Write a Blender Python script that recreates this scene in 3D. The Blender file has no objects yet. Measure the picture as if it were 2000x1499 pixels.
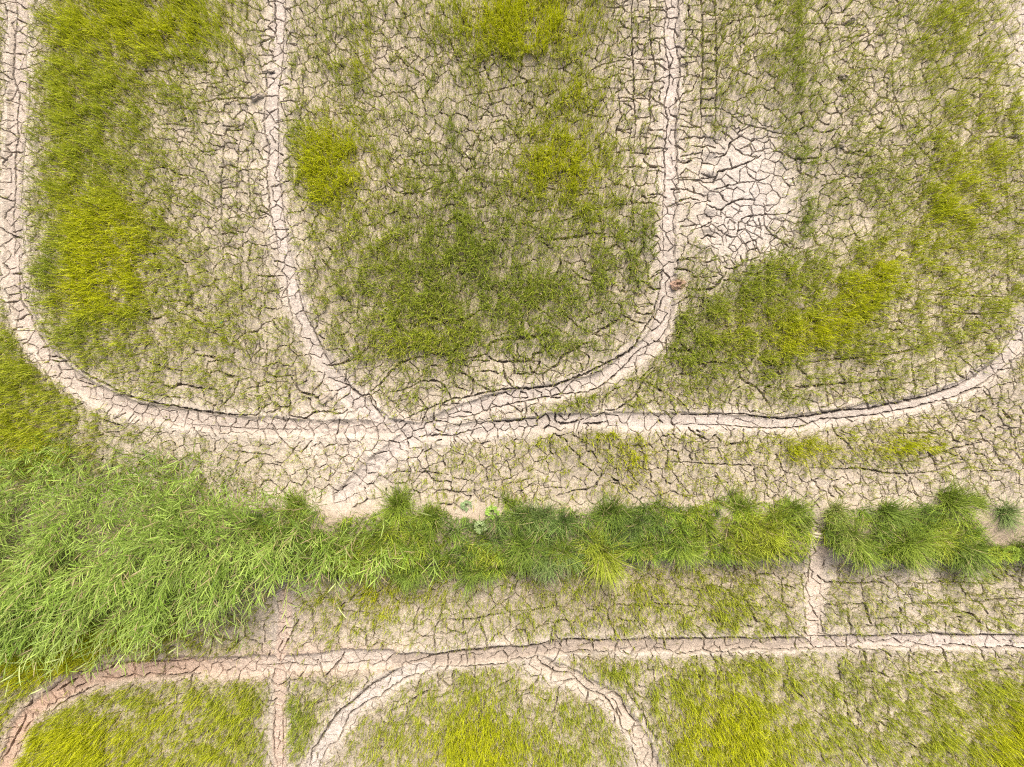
import bpy, math, random
import numpy as np
from mathutils import Vector
from mathutils.geometry import delaunay_2d_cdt

R = math.radians
scene = bpy.context.scene
COL = scene.collection

# ------------------------------------------------------------------ camera, sky, sun, exposure
cam_d = bpy.data.cameras.new('camera')
cam = bpy.data.objects.new('camera', cam_d)
COL.objects.link(cam)
cam_d.sensor_width = 36.0
cam_d.lens = 24.0
cam_d.clip_end = 4000.0
cam.location = (0, 0, 13.333)           # a drone looking straight down: 20 m of field across the frame
cam.rotation_euler = (0, 0, 0)
scene.camera = cam

SUN_EL, SUN_AZ = 54.0, 8.0              # degrees; azimuth clockwise from the top of the picture (+Y)
world = bpy.data.worlds.new('World')
scene.world = world
world.use_nodes = True
nt = world.node_tree
bg = nt.nodes['Background']
sky = nt.nodes.new('ShaderNodeTexSky')
sky.sky_type = 'NISHITA'
sky.sun_disc = False
sky.sun_elevation = R(SUN_EL)
sky.sun_rotation = R(SUN_AZ)
sky.air_density = 0.4
sky.dust_density = 7.0
sky.ozone_density = 0.6
nt.links.new(sky.outputs[0], bg.inputs['Color'])
bg.inputs['Strength'].default_value = 0.13

sun_d = bpy.data.lights.new('sun', 'SUN')
sun_d.energy = 1.75
sun_d.angle = R(13.0)
sun_d.color = (1.0, 0.94, 0.86)
sun = bpy.data.objects.new('sun', sun_d)
COL.objects.link(sun)
sun.rotation_euler = (R(-(90 - SUN_EL)), 0, R(-SUN_AZ))
sun.location = (0, 6, 12)

vs = scene.view_settings
vs.view_transform = 'Standard'
vs.look = 'None'
vs.gamma = 1.0
vs.use_curve_mapping = False
vs.exposure = 1.02
scene.cycles.use_denoising = False
scene.cycles.filter_width = 1.2

# ------------------------------------------------------------------ helpers
def P(px, py):
    """photo pixel (2000 wide) -> metres on the ground"""
    return (px - 1000.0) / 100.0, (749.5 - py) / 100.0

_tabs = {}
def vn(x, y, s, seed):
    """value noise, 0..1"""
    if seed not in _tabs:
        _tabs[seed] = np.random.default_rng(seed).random((256, 256)).astype(np.float32)
    T = _tabs[seed]
    X = x / s + 1000.37; Y = y / s + 1000.71
    i = np.floor(X).astype(np.int32); j = np.floor(Y).astype(np.int32)
    fx = (X - i).astype(np.float32); fy = (Y - j).astype(np.float32)
    fx = fx * fx * (3 - 2 * fx); fy = fy * fy * (3 - 2 * fy)
    i0 = i & 255; i1 = (i + 1) & 255; j0 = j & 255; j1 = (j + 1) & 255
    return (T[i0, j0] * (1 - fx) * (1 - fy) + T[i1, j0] * fx * (1 - fy)
            + T[i0, j1] * (1 - fx) * fy + T[i1, j1] * fx * fy)

def fbm(x, y, s, seed, n=3):
    a = 0; t = 0; k = 1.0
    for q in range(n):
        a = a + k * vn(x, y, s / 2 ** q, seed + q); t += k; k *= 0.5
    return a / t

def sstep(a, b, x):
    t = np.clip((x - a) / (b - a), 0, 1)
    return t * t * (3 - 2 * t)

def blob(x, y, px, py, rx, ry, rot=0.0):
    """soft ellipse round a photo pixel; radii in pixels; 1 in the middle"""
    cx, cy = P(px, py)
    dx = x - cx; dy = y - cy
    c, s = math.cos(R(rot)), math.sin(R(rot))
    u = (dx * c + dy * s) / (rx / 100); v = (-dx * s + dy * c) / (ry / 100)
    return np.exp(-1.1 * (u * u + v * v))

def new_obj(name, me, mat, parent=None):
    o = bpy.data.objects.new(name, me)
    COL.objects.link(o)
    if mat is not None:
        me.materials.append(mat)
    if parent is not None:
        o.parent = parent
    return o

def tag(o, label=None, cat=None, group=None, kind=None):
    if label: o['label'] = label
    if cat: o['category'] = cat
    if group: o['group'] = group
    if kind: o['kind'] = kind
    return o

def empty(name, loc):
    o = bpy.data.objects.new(name, None)
    COL.objects.link(o)
    o.location = loc
    o.empty_display_size = 0.1
    return o

def np_mesh(name, V, F, col=None):
    """V (n,3), F (m,3) or (m,4) -> mesh; col (n,3) -> point colour attribute"""
    me = bpy.data.meshes.new(name)
    n, k = F.shape
    me.vertices.add(len(V)); me.loops.add(n * k); me.polygons.add(n)
    me.vertices.foreach_set('co', np.ascontiguousarray(V, dtype=np.float32).ravel())
    me.loops.foreach_set('vertex_index', np.ascontiguousarray(F, dtype=np.int32).ravel())
    me.polygons.foreach_set('loop_start', np.arange(0, n * k, k, dtype=np.int32))
    me.polygons.foreach_set('use_smooth', np.zeros(n, dtype=bool))
    me.update(calc_edges=True)
    if col is not None:
        at = me.attributes.new('tint', 'FLOAT_COLOR', 'POINT')
        c4 = np.ones((len(V), 4), dtype=np.float32); c4[:, :3] = col
        at.data.foreach_set('color', c4.ravel())
    return me

def ribbons(base, az, L, W, lean0, lean1, twist, col, tipcol=None, rows=4, shape='blade'):
    """curved tapering grass blades: V, F, C arrays"""
    n = len(az)
    base = np.asarray(base, dtype=np.float64)
    ts = np.linspace(0, 1, rows)
    ca, sa = np.cos(az), np.sin(az)
    pos = base.copy()
    Vs = []; Cs = []
    prev = 0.0
    for r, t in enumerate(ts):
        th = lean0 + (lean1 - lean0) * (t ** 1.2)
        if r > 0:
            thm = lean0 + (lean1 - lean0) * (((t + prev) / 2) ** 1.2)
            d = L * (t - prev)
            pos = pos + np.stack([np.sin(thm) * ca * d, np.sin(thm) * sa * d, np.cos(thm) * d], 1)
        prev = t
        if shape == 'blade':
            w = W * (0.75 + 0.5 * t - 1.25 * t ** 2.2) * 0.5
        elif shape == 'lance':
            w = W * (0.35 + 2.2 * t * (1 - t) + 0.1 * (1 - t)) * 0.55
        else:
            w = W * (1 - 0.5 * t) * 0.5
        w = np.maximum(w, 0.0008)
        ct, st = np.cos(twist), np.sin(twist)
        # side vector: horizontal across the blade, rolled by the twist
        sx = -sa * ct + np.cos(th) * ca * st
        sy = ca * ct + np.cos(th) * sa * st
        sz = -np.sin(th) * st
        S = np.stack([sx, sy, sz], 1)
        cc = col if tipcol is None else col * (1 - t) + tipcol * t
        if r < rows - 1:
            Vs += [pos - S * w[:, None], pos + S * w[:, None]]
            Cs += [cc, cc]
        else:
            Vs += [pos]; Cs += [cc]
    k = 2 * (rows - 1) + 1
    V = np.stack(Vs, 1).reshape(-1, 3); C = np.stack(Cs, 1).reshape(-1, 3)
    tri = []
    for r in range(rows - 2):
        a = 2 * r
        tri += [(a, a + 1, a + 3), (a, a + 3, a + 2)]
    a = 2 * (rows - 2)
    tri += [(a, a + 1, a + 2)]
    F = (np.arange(n)[:, None, None] * k + np.array(tri)[None]).reshape(-1, 3)
    return V, F, C

def join(parts):
    V = []; F = []; C = []; o = 0
    for v, f, c in parts:
        V.append(v); F.append(f + o); C.append(c); o += len(v)
    return np.concatenate(V), np.concatenate(F), np.concatenate(C)

# ------------------------------------------------------------------ materials
def soil_material(name):
    m = bpy.data.materials.new(name); m.use_nodes = True
    t = m.node_tree; N = t.nodes; L = t.links
    b = N['Principled BSDF']
    b.inputs['Roughness'].default_value = 0.95
    b.inputs['Specular IOR Level'].default_value = 0.12
    at = N.new('ShaderNodeAttribute'); at.attribute_name = 'tint'
    tc = N.new('ShaderNodeTexCoord')
    n1 = N.new('ShaderNodeTexNoise'); n1.inputs['Scale'].default_value = 16; n1.inputs['Detail'].default_value = 8; n1.inputs['Roughness'].default_value = 0.72
    L.new(tc.outputs['Object'], n1.inputs['Vector'])
    mp = N.new('ShaderNodeMapping'); mp.inputs['Scale'].default_value = (55, 7, 20)
    L.new(tc.outputs['Object'], mp.inputs['Vector'])
    n2 = N.new('ShaderNodeTexNoise'); n2.inputs['Scale'].default_value = 1.0; n2.inputs['Detail'].default_value = 3
    L.new(mp.outputs[0], n2.inputs['Vector'])
    r1 = N.new('ShaderNodeMapRange'); r1.inputs[1].default_value = 0.3; r1.inputs[2].default_value = 0.7; r1.inputs[3].default_value = 0.74; r1.inputs[4].default_value = 1.22
    L.new(n1.outputs['Fac'], r1.inputs[0])
    r2 = N.new('ShaderNodeMapRange'); r2.inputs[1].default_value = 0.3; r2.inputs[2].default_value = 0.7; r2.inputs[3].default_value = 0.90; r2.inputs[4].default_value = 1.09
    L.new(n2.outputs['Fac'], r2.inputs[0])
    mm = N.new('ShaderNodeMath'); mm.operation = 'MULTIPLY'
    L.new(r1.outputs[0], mm.inputs[0]); L.new(r2.outputs[0], mm.inputs[1])
    vm = N.new('ShaderNodeVectorMath'); vm.operation = 'SCALE'
    L.new(at.outputs['Color'], vm.inputs[0]); L.new(mm.outputs[0], vm.inputs['Scale'])
    L.new(vm.outputs[0], b.inputs['Base Color'])
    n3 = N.new('ShaderNodeTexNoise'); n3.inputs['Scale'].default_value = 55; n3.inputs['Detail'].default_value = 5
    L.new(tc.outputs['Object'], n3.inputs['Vector'])
    bu = N.new('ShaderNodeBump'); bu.inputs['Strength'].default_value = 0.8; bu.inputs['Distance'].default_value = 0.025
    L.new(n3.outputs['Fac'], bu.inputs['Height']); L.new(bu.outputs[0], b.inputs['Normal'])
    return m

def leaf_material(name, trans=0.35, rough=0.55):
    m = bpy.data.materials.new(name); m.use_nodes = True
    t = m.node_tree; N = t.nodes; L = t.links
    b = N['Principled BSDF']
    b.inputs['Roughness'].default_value = rough
    b.inputs['Specular IOR Level'].default_value = 0.25
    at = N.new('ShaderNodeAttribute'); at.attribute_name = 'tint'
    tc = N.new('ShaderNodeTexCoord')
    nz = N.new('ShaderNodeTexNoise'); nz.inputs['Scale'].default_value = 30
    L.new(tc.outputs['Object'], nz.inputs['Vector'])
    mr = N.new('ShaderNodeMapRange'); mr.inputs[3].default_value = 0.8; mr.inputs[4].default_value = 1.2
    L.new(nz.outputs['Fac'], mr.inputs[0])
    vm = N.new('ShaderNodeVectorMath'); vm.operation = 'SCALE'
    L.new(at.outputs['Color'], vm.inputs[0]); L.new(mr.outputs[0], vm.inputs['Scale'])
    L.new(vm.outputs[0], b.inputs['Base Color'])
    tr = N.new('ShaderNodeBsdfTranslucent')
    L.new(vm.outputs[0], tr.inputs['Color'])
    mx = N.new('ShaderNodeMixShader'); mx.inputs[0].default_value = trans
    L.new(b.outputs[0], mx.inputs[1]); L.new(tr.outputs[0], mx.inputs[2])
    L.new(mx.outputs[0], N['Material Output'].inputs['Surface'])
    return m

M_SOIL = soil_material('cracked_clay')
M_RICE = leaf_material('rice_leaf', 0.35)
M_BANK = leaf_material('bank_leaf', 0.22)
M_REED = leaf_material('cane_leaf', 0.3, 0.45)

def plain_material(name, c1, c2, scale, rough=0.85, stretch=(1, 1, 1)):
    m = bpy.data.materials.new(name); m.use_nodes = True
    t = m.node_tree; N = t.nodes; L = t.links
    b = N['Principled BSDF']; b.inputs['Roughness'].default_value = rough
    tc = N.new('ShaderNodeTexCoord'); mp = N.new('ShaderNodeMapping'); mp.inputs['Scale'].default_value = stretch
    L.new(tc.outputs['Object'], mp.inputs['Vector'])
    nz = N.new('ShaderNodeTexNoise'); nz.inputs['Scale'].default_value = scale; nz.inputs['Detail'].default_value = 6
    L.new(mp.outputs[0], nz.inputs['Vector'])
    cr = N.new('ShaderNodeValToRGB')
    cr.color_ramp.elements[0].position = 0.3; cr.color_ramp.elements[0].color = (*c1, 1)
    cr.color_ramp.elements[1].position = 0.7; cr.color_ramp.elements[1].color = (*c2, 1)
    L.new(nz.outputs['Fac'], cr.inputs[0]); L.new(cr.outputs[0], b.inputs['Base Color'])
    bu = N.new('ShaderNodeBump'); bu.inputs['Strength'].default_value = 0.6; bu.inputs['Distance'].default_value = 0.01
    L.new(nz.outputs['Fac'], bu.inputs['Height']); L.new(bu.outputs[0], b.inputs['Normal'])
    return m

# ------------------------------------------------------------------ the ground grid
STEP = 0.0098
def axis(half, far):
    core = np.arange(0, half + STEP, STEP)
    out = [core[-1]]; s = STEP
    while out[-1] < far:
        lim = 0.05 if out[-1] < half + 2.6 else 1e9
        s = min(s * 1.07, lim)
        if out[-1] >= half + 2.6: s = s * 1.25
        out.append(out[-1] + s)
    pos = np.concatenate([core, out[1:]])
    return np.concatenate([-pos[:0:-1], pos])
GX = axis(10.35, 900.0)
GY = axis(7.85, 900.0)
XX, YY = np.meshgrid(GX, GY, indexing='ij')
XX = XX.astype(np.float32); YY = YY.astype(np.float32)
NX, NY = XX.shape
print('grid', NX, NY, NX * NY)

# ---- wheel tracks: centre line (photo pixels), half width px, depth m, soil colour, label
PALE = (0.415, 0.365, 0.318); PINK = (0.40, 0.342, 0.288); RED = (0.41, 0.285, 0.21); WARM = (0.465, 0.385, 0.305)
TRACKS = [
    ([(42, -300), (40, 0), (35, 150), (30, 300), (26, 430), (28, 530), (48, 615), (88, 690), (148, 745), (205, 778), (265, 800), (332, 813), (430, 827), (510, 832), (600, 836), (690, 838), (760, 836)], 16, 0.07, PINK,
     'pinkish curved wheel rut along the left edge swinging right under the yellow rice'),
    ([(548, -300), (545, 0), (545, 100), (533, 200), (534, 300), (542, 420), (555, 500), (576, 580), (598, 640), (632, 710), (690, 780), (745, 820)], 13, 0.045, PALE,
     'narrow pale wheel rut running down between the left and middle rice plots'),
    ([(1314, -300), (1312, 0), (1312, 100), (1309, 200), (1308, 300), (1308, 400), (1303, 500), (1305, 570), (1293, 625), (1268, 672), (1215, 715), (1150, 748), (1070, 767), (980, 782), (900, 805), (840, 830), (790, 860), (740, 900), (695, 940), (665, 975)], 13.5, 0.06, PALE,
     'pale wheel rut down the middle right that sweeps left below the middle plot'),
    ([(760, 832), (850, 842), (950, 838), (1060, 826), (1150, 820), (1250, 823), (1331, 821), (1440, 823), (1535, 827), (1650, 810), (1740, 796), (1840, 773), (1900, 745), (1950, 710), (1995, 655), (2025, 590), (2035, 500), (2020, 300), (2008, 0), (2008, -300)], 13, 0.055, PALE,
     'pale wheel rut curving round the bottom of the right rice plot'),
    ([(-60, 1640), (-10, 1550), (12, 1490), (28, 1445), (55, 1397), (110, 1355), (150, 1335), (195, 1320), (240, 1310), (290, 1306), (350, 1303), (420, 1302), (500, 1298), (600, 1292), (680, 1288), (760, 1288)], 16, 0.08, RED,
     'reddish brown wheel rut at the lower left beneath the tall grass'),
    ([(760, 1288), (800, 1292), (862, 1288), (925, 1283), (1000, 1276), (1050, 1270), (1125, 1261), (1200, 1260), (1325, 1260), (1475, 1257), (1625, 1254), (1750, 1252), (1875, 1251), (2000, 1252), (2320, 1255)], 12, 0.085, (0.33, 0.275, 0.22),  # shade inside this rut is put into its darker colour
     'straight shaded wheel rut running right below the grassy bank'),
    ([(830, 1298), (787, 1317), (750, 1337), (712, 1365), (680, 1395), (650, 1427), (630, 1460), (612, 1500), (580, 1640)], 14, 0.07, (0.45, 0.40, 0.35),
     'grey wheel rut arcing down left from the long straight rut'),
    ([(556, 1160), (556, 1230), (548, 1290), (547, 1350), (546, 1430), (547, 1500), (548, 1640)], 11, 0.02, (0.44, 0.345, 0.275),
     'thin reddish rut running straight down out of the bottom left'),
    ([(1050, 1292), (1080, 1310), (1115, 1324), (1162, 1347), (1198, 1368), (1222, 1402), (1243, 1430), (1258, 1460), (1272, 1500), (1310, 1640)], 15, 0.06, (0.43, 0.365, 0.29),
     'grey wheel rut curving down right below the straight rut'),
    ([(1590, 1045), (1592, 1100), (1590, 1160), (1585, 1250)], 15, 0.02, (0.45, 0.38, 0.31),
     'short bare strip leading down from the gap in the grassy bank'),
]
def seg_win(x0, y0, x1, y1, r):
    i0 = np.searchsorted(GX, min(x0, x1) - r); i1 = np.searchsorted(GX, max(x0, x1) + r)
    j0 = np.searchsorted(GY, min(y0, y1) - r); j1 = np.searchsorted(GY, max(y0, y1) + r)
    return i0, i1, j0, j1

def seg_dist(x0, y0, x1, y1, i0, i1, j0, j1):
    gx = XX[i0:i1, j0:j1] - x0; gy = YY[i0:i1, j0:j1] - y0
    dx = x1 - x0; dy = y1 - y0; l2 = dx * dx + dy * dy + 1e-9
    t = np.clip((gx * dx + gy * dy) / l2, 0, 1)
    return np.hypot(gx - t * dx, gy - t * dy)

def smooth_line(pts, step=0.08):
    """Catmull-Rom through world points"""
    p = np.array(pts, dtype=float)
    p = np.vstack([2 * p[0] - p[1], p, 2 * p[-1] - p[-2]])
    out = []
    for k in range(1, len(p) - 2):
        n = max(2, int(np.hypot(*(p[k + 1] - p[k])) / step))
        for t in np.linspace(0, 1, n, endpoint=False):
            a, b, c, d = p[k - 1], p[k], p[k + 1], p[k + 2]
            out.append(0.5 * (2 * b + (c - a) * t + (2 * a - 5 * b + 4 * c - d) * t * t + (3 * b - a - 3 * c + d) * t ** 3))
    out.append(p[-2])
    return np.array(out)

wob = (fbm(XX, YY, 0.45, 40, 4) - 0.5) * 0.26
TR_N = np.full((NX, NY), 9.0, dtype=np.float32)      # distance / half width to the nearest track
TR_ID = np.zeros((NX, NY), dtype=np.int8)
TR_DEP = np.zeros((NX, NY), dtype=np.float32)
for k, (pts, hw, dep, colr, lab) in enumerate(TRACKS):
    line = smooth_line([P(*q) for q in pts], 0.25)
    hwm = hw / 100.0
    Dk = np.full((NX, NY), 9.0, dtype=np.float32)
    rad = hwm * 4 + 0.2
    for a, b in zip(line[:-1], line[1:]):
        i0, i1, j0, j1 = seg_win(a[0], a[1], b[0], b[1], rad)
        if i1 <= i0 or j1 <= j0: continue
        d = seg_dist(a[0], a[1], b[0], b[1], i0, i1, j0, j1)
        np.minimum(Dk[i0:i1, j0:j1], d, out=Dk[i0:i1, j0:j1])
    nd = (Dk + wob * 0.45) / hwm
    nd[Dk > 8] = 9
    better = nd < TR_N
    TR_N = np.where(better, nd, TR_N); TR_ID = np.where(better, k + 1, TR_ID).astype(np.int8)
    TR_DEP = np.where(better, dep, TR_DEP)
in_track = 1 - sstep(0.62, 1.3, TR_N)
lip = sstep(0.9, 1.25, TR_N) * (1 - sstep(1.5, 2.6, TR_N))

# ---- the bank
def bank_profile(x, y):
    px = x * 100 + 1000; py = 749.5 - y * 100
    cy = np.interp(px, [-300, 0, 400, 700, 1000, 1500, 1700, 2000, 2300], [1060, 1060, 1050, 1050, 1045, 1045, 1042, 1045, 1045])
    hw = np.interp(px, [-300, 0, 400, 700, 1000, 1600, 1900, 2300], [120, 120, 100, 78, 66, 66, 64, 60])
    d = np.abs(py - cy) / hw
    gap = 1 - 0.85 * np.exp(-((px - 1588) / 16.0) ** 2)
    return (1 - sstep(0.35, 1.15, d)) * gap
bank = bank_profile(XX, YY)
bank = bank * (0.8 + 0.4 * fbm(XX, YY, 0.6, 11, 2))

# ---- soil height without cracks
far = sstep(12.0, 30.0, np.maximum(np.abs(XX), np.abs(YY) + 2))
H = (fbm(XX, YY, 1.3, 1, 3) - 0.5) * 0.07
rough_area = np.clip(blob(XX, YY, 745, 900, 120, 80) + blob(XX, YY, 660, 830, 140, 45) + blob(XX, YY, 640, 740, 70, 60) * 0.6
                     + 0.6 * blob(XX, YY, 1930, 860, 120, 90) + 0.5 * blob(XX, YY, 1110, 1310, 60, 50)
                     + 0.5 * blob(XX, YY, 560, 1230, 90, 60), 0, 1)
H += (fbm(XX, YY, 0.28, 5, 3) - 0.5) * (0.035 + 0.075 * rough_area)
H += (vn(XX, YY, 0.06, 8) - 0.5) * (0.012 + 0.012 * rough_area)
H += (vn(XX, YY, 0.028, 9) - 0.5) * 0.010
H += bank * 0.22
trk_dep = TR_DEP * in_track * (0.8 + 0.4 * vn(XX, YY, 0.5, 13))
H -= trk_dep * 0.62
H += lip * np.clip(TR_DEP, 0.02, 0.06) * 0.32 * (0.55 + 0.9 * vn(XX, YY, 0.35, 14))
# lug marks of the tyres beside the vertical ruts
def lugs(px, w, y0, y1, per, amp, seed):
    cx, _ = P(px, 0)
    cx = cx + (vn(XX * 0, YY, 1.5, seed) - 0.5) * 0.12
    e = np.exp(-((XX - cx) / (w / 100.0)) ** 4)
    yy = 749.5 - YY * 100
    m = sstep(y0 - 40, y0, yy) * (1 - sstep(y1, y1 + 40, yy))
    ph = np.sin((yy + 14 * vn(XX, YY, 0.6, seed + 1)) * 2 * math.pi / per)
    return e * m * amp * (ph - 0.3)
H += lugs(1382, 14, -200, 520, 37, 0.032, 60) + lugs(1250, 16, -200, 360, 41, 0.022, 63) + lugs(448, 15, 180, 540, 39, 0.026, 66)
H += lugs(1945, 20, -100, 520, 44, 0.02, 69) + lugs(480, 18, -150, 330, 46, 0.018, 72)

# ------------------------------------------------------------------ cracks
# traced from the photograph: (origin x, origin y, scale) then polylines (width, points)
TR = {}
TR[(0, 0, 2.857)] = '''
3 85 -200 85 0 95 80 85 180 75 290 65 430 95 520 85 650 95 760 80 880 85 1000 80 1120 70 1250 80 1320 75 1428
1.6 165 -200 165 0 160 200 150 350 165 500 155 700 140 900 130 1100 135 1300 150 1428
3.5 180 40 240 90 280 130 275 210 330 245 325 400
2 170 300 240 270
2.5 5 400 60 440
2.5 20 295 150 300
3.5 240 535 290 545 320 580 400 600
2.5 160 715 260 715
2.5 30 850 150 850
3 20 1110 80 1120
3 0 1270 80 1320 140 1330
3.5 150 1260 200 1260 260 1160 250 1130
3 160 1410 260 1370 300 1320
3 600 300 680 370 760 400 870 395 930 410 970 430
3 1100 410 1200 380 1220 330
3.5 860 580 940 585
4 1060 575 1110 575 1220 550 1320 545 1430 550 1480 510
3 460 700 520 690 530 640
4 545 760 570 820 590 825
2.5 960 620 1050 600 1080 680 1080 770
2.5 1080 680 1200 690 1220 650 1200 580
3 880 700 960 690 1080 710
3 1160 740 1250 755 1260 720 1350 720 1380 600
2.5 1090 810 1130 850 1230 830
3.5 800 950 900 930 940 930 970 965 1050 980 1055 940
3 1260 740 1245 830 1245 920 1235 1010 1235 1160 1240 1250 1250 1380
2.5 1350 720 1330 850 1320 1000 1320 1150
2 1380 840 1385 980 1395 1100 1400 1200
2.5 1300 370 1310 480 1300 560
3 1530 -200 1530 0 1530 180 1500 260 1520 300
1.8 1590 -200 1590 0 1580 200 1575 330 1560 460 1550 600 1550 760 1550 930 1570 1100 1590 1250 1610 1428
3 1490 400 1490 500
2.5 1490 520 1475 650 1475 750 1500 830 1490 950 1500 1100 1510 1200 1540 1320 1550 1428
3 1400 1190 1450 1175 1500 1200 1515 1215
3 1690 430 1690 540 1670 680 1660 780 1660 890 1640 880
3 1600 760 1650 760
2 1130 460 1190 465 1250 450
3 1220 30 1260 90 1290 100 1300 160 1340 200
3 450 120 440 260 440 380 445 470 445 620 435 760 430 900 425 1050 430 1160
2 610 590 740 580 830 570
2 330 560 400 600 460 580
'''
TR[(650, 0, 2.857)] = '''
2.5 330 100 380 110 440 80
2.5 380 110 380 170
2.5 150 150 190 180 270 190
3.5 680 350 760 345 850 320 920 300 1060 275 1150 250 1230 225 1320 210 1440 180
3 820 280 850 315
2.5 410 340 440 380 490 410 530 440 590 460
3 690 100 740 120
2 650 60 660 10
3 730 535 860 515 960 490 1040 470 1150 450
2.5 790 410 850 390 830 330
3 870 530 885 570
2.5 0 640 60 630 110 640 190 640 215 610
2.5 200 550 330 520 420 515 470 490
2.5 0 460 60 475 130 470 210 430
2.5 1400 460 1440 400 1480 370 1560 345 1650 330
3 1420 660 1430 600 1490 560
3 1420 640 1480 655 1540 640
3 1590 160 1590 250
3 1670 -100 1670 100 1670 240 1680 430 1680 550 1690 700 1680 830 1680 910
3 1770 -100 1770 30 1775 250 1800 400 1770 520 1770 680 1750 760 1750 880
2.5 1590 480 1600 600 1610 660 1585 730 1585 910
2.5 1850 -200 1850 0 1870 50 1850 150 1860 280 1880 400 1870 500 1850 590 1870 680 1850 850 1855 950 1850 1050 1840 1200 1850 1428
2 1925 -200 1915 -60 1932 60 1915 130 1908 200 1928 310 1938 420 1922 500 1936 580 1920 660 1910 760 1926 850 1914 930 1928 1010 1902 1080 1922 1150 1896 1240 1912 1320 1902 1428
2.5 1520 40 1580 45 1650 30
2.5 1760 40 1840 45
5 1735 885 1760 925 1850 935
3.5 1620 935 1690 930 1740 940
3 1770 520 1800 570 1850 590
2.5 1590 550 1650 545 1680 560
2.5 1930 325 2000 325
2.5 1930 640 2000 645
2.5 1930 780 2000 770
4 1920 905 1960 910 2000 895
2 1910 1000 2000 990
3.5 310 1020 350 1070 400 1080 470 1075 560 1050 620 1020 690 1010
3 480 1270 600 1265 660 1250
3 950 1275 1050 1250 1170 1225
4 1250 1235 1330 1220 1400 1180 1500 1160 1640 1140
4.5 1140 1310 1190 1340 1290 1330 1380 1320 1450 1300 1530 1305
4 1680 1050 1670 1130 1770 1130 1830 1150
3 1670 1140 1675 1260 1600 1330 1555 1295
3 1750 1140 1735 1300 1810 1350
3 1350 1100 1420 1080 1480 1090
2.5 880 690 940 670 1000 700
2.5 960 690 970 750
2.5 540 790 580 810
2.5 740 830 780 840 790 790 880 790
2.5 410 880 500 860
2.5 410 990 500 1000
2 20 0 15 200 10 420
2 120 0 125 40
2 200 430 130 300 60 180
2.5 130 470 120 550 180 580
2.5 820 980 840 1050
2.5 1100 1180 1180 1170
2.5 150 700 190 640
2.5 1240 1060 1180 1040
'''
TR[(1300, 0, 2.857)] = '''
3.5 200 -200 200 0 205 150 205 400 195 520 200 700 185 800
3.5 275 -200 275 0 280 150 285 400 280 600 275 760
4 210 65 270 65
4 210 230 270 230
3 210 345 275 345
4 210 440 270 440
4 205 555 270 550
3 200 650 270 650
2.5 285 600 370 640 430 690 520 710 600 740 710 750
3.5 275 880 340 860 360 800 400 770 440 740
4 155 1010 200 1010 270 1015 290 960 370 940 450 910 530 870
3 150 1040 170 1080 230 1090
3 270 1060 340 1040 420 1020
4 230 1140 260 1160 310 1170 350 1140 420 1110 500 1120
3 310 1170 310 1200
3 240 1240 270 1260 330 1310 400 1320 410 1240 450 1210 540 1200 680 1195
3.5 550 1210 560 1270 600 1310 650 1340 690 1380 760 1390
2.5 450 910 460 970 520 1010 580 980
2.5 360 800 430 860 520 880
2.5 690 115 760 130 900 130 1000 140 1090 150
4 640 830 700 880 740 885 840 880 870 870 865 800
3 730 890 750 960 850 1000
3.5 870 1040 940 1010 1000 990 1040 960
3.5 800 680 830 730 910 735 980 710
4 960 790 1000 850 1090 845 1150 860
5 1050 620 1080 625
3 1295 240 1270 300 1265 400 1270 500 1300 590 1350 720
2.5 1100 740 1200 745 1310 700
3.5 1390 750 1470 700
3.5 1390 790 1450 860 1500 910
3.5 1510 340 1530 390 1560 375 1620 355
3 1640 850 1690 905
3 1600 660 1660 660 1700 650
3 1280 960 1320 1005 1380 1000 1440 960 1480 930
2 1750 -200 1750 100 1750 500 1750 700 1760 960 1755 1200 1760 1428
2.5 1880 480 1890 700 1900 950 1910 1200 1910 1428
3 1770 970 1830 990 1900 1000
4 1840 1190 1910 1175
4 1900 610 1960 610
4.5 1910 770 1960 770
2.5 1660 1280 1740 1280
3.5 1560 1370 1630 1390
3.5 930 1150 1020 1140
4.5 1060 1340 1110 1355
3.5 1180 1350 1250 1320
3 1140 1180 1220 1060 1180 1050
5 800 1130 810 1170
4.5 820 1300 840 1360 880 1370
2 500 80 500 220
2 620 180 620 320
2 410 40 415 300
2.5 510 190 620 190
3 740 0 765 120 765 300
2.5 1140 0 1160 40 1240 55
'''
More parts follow.
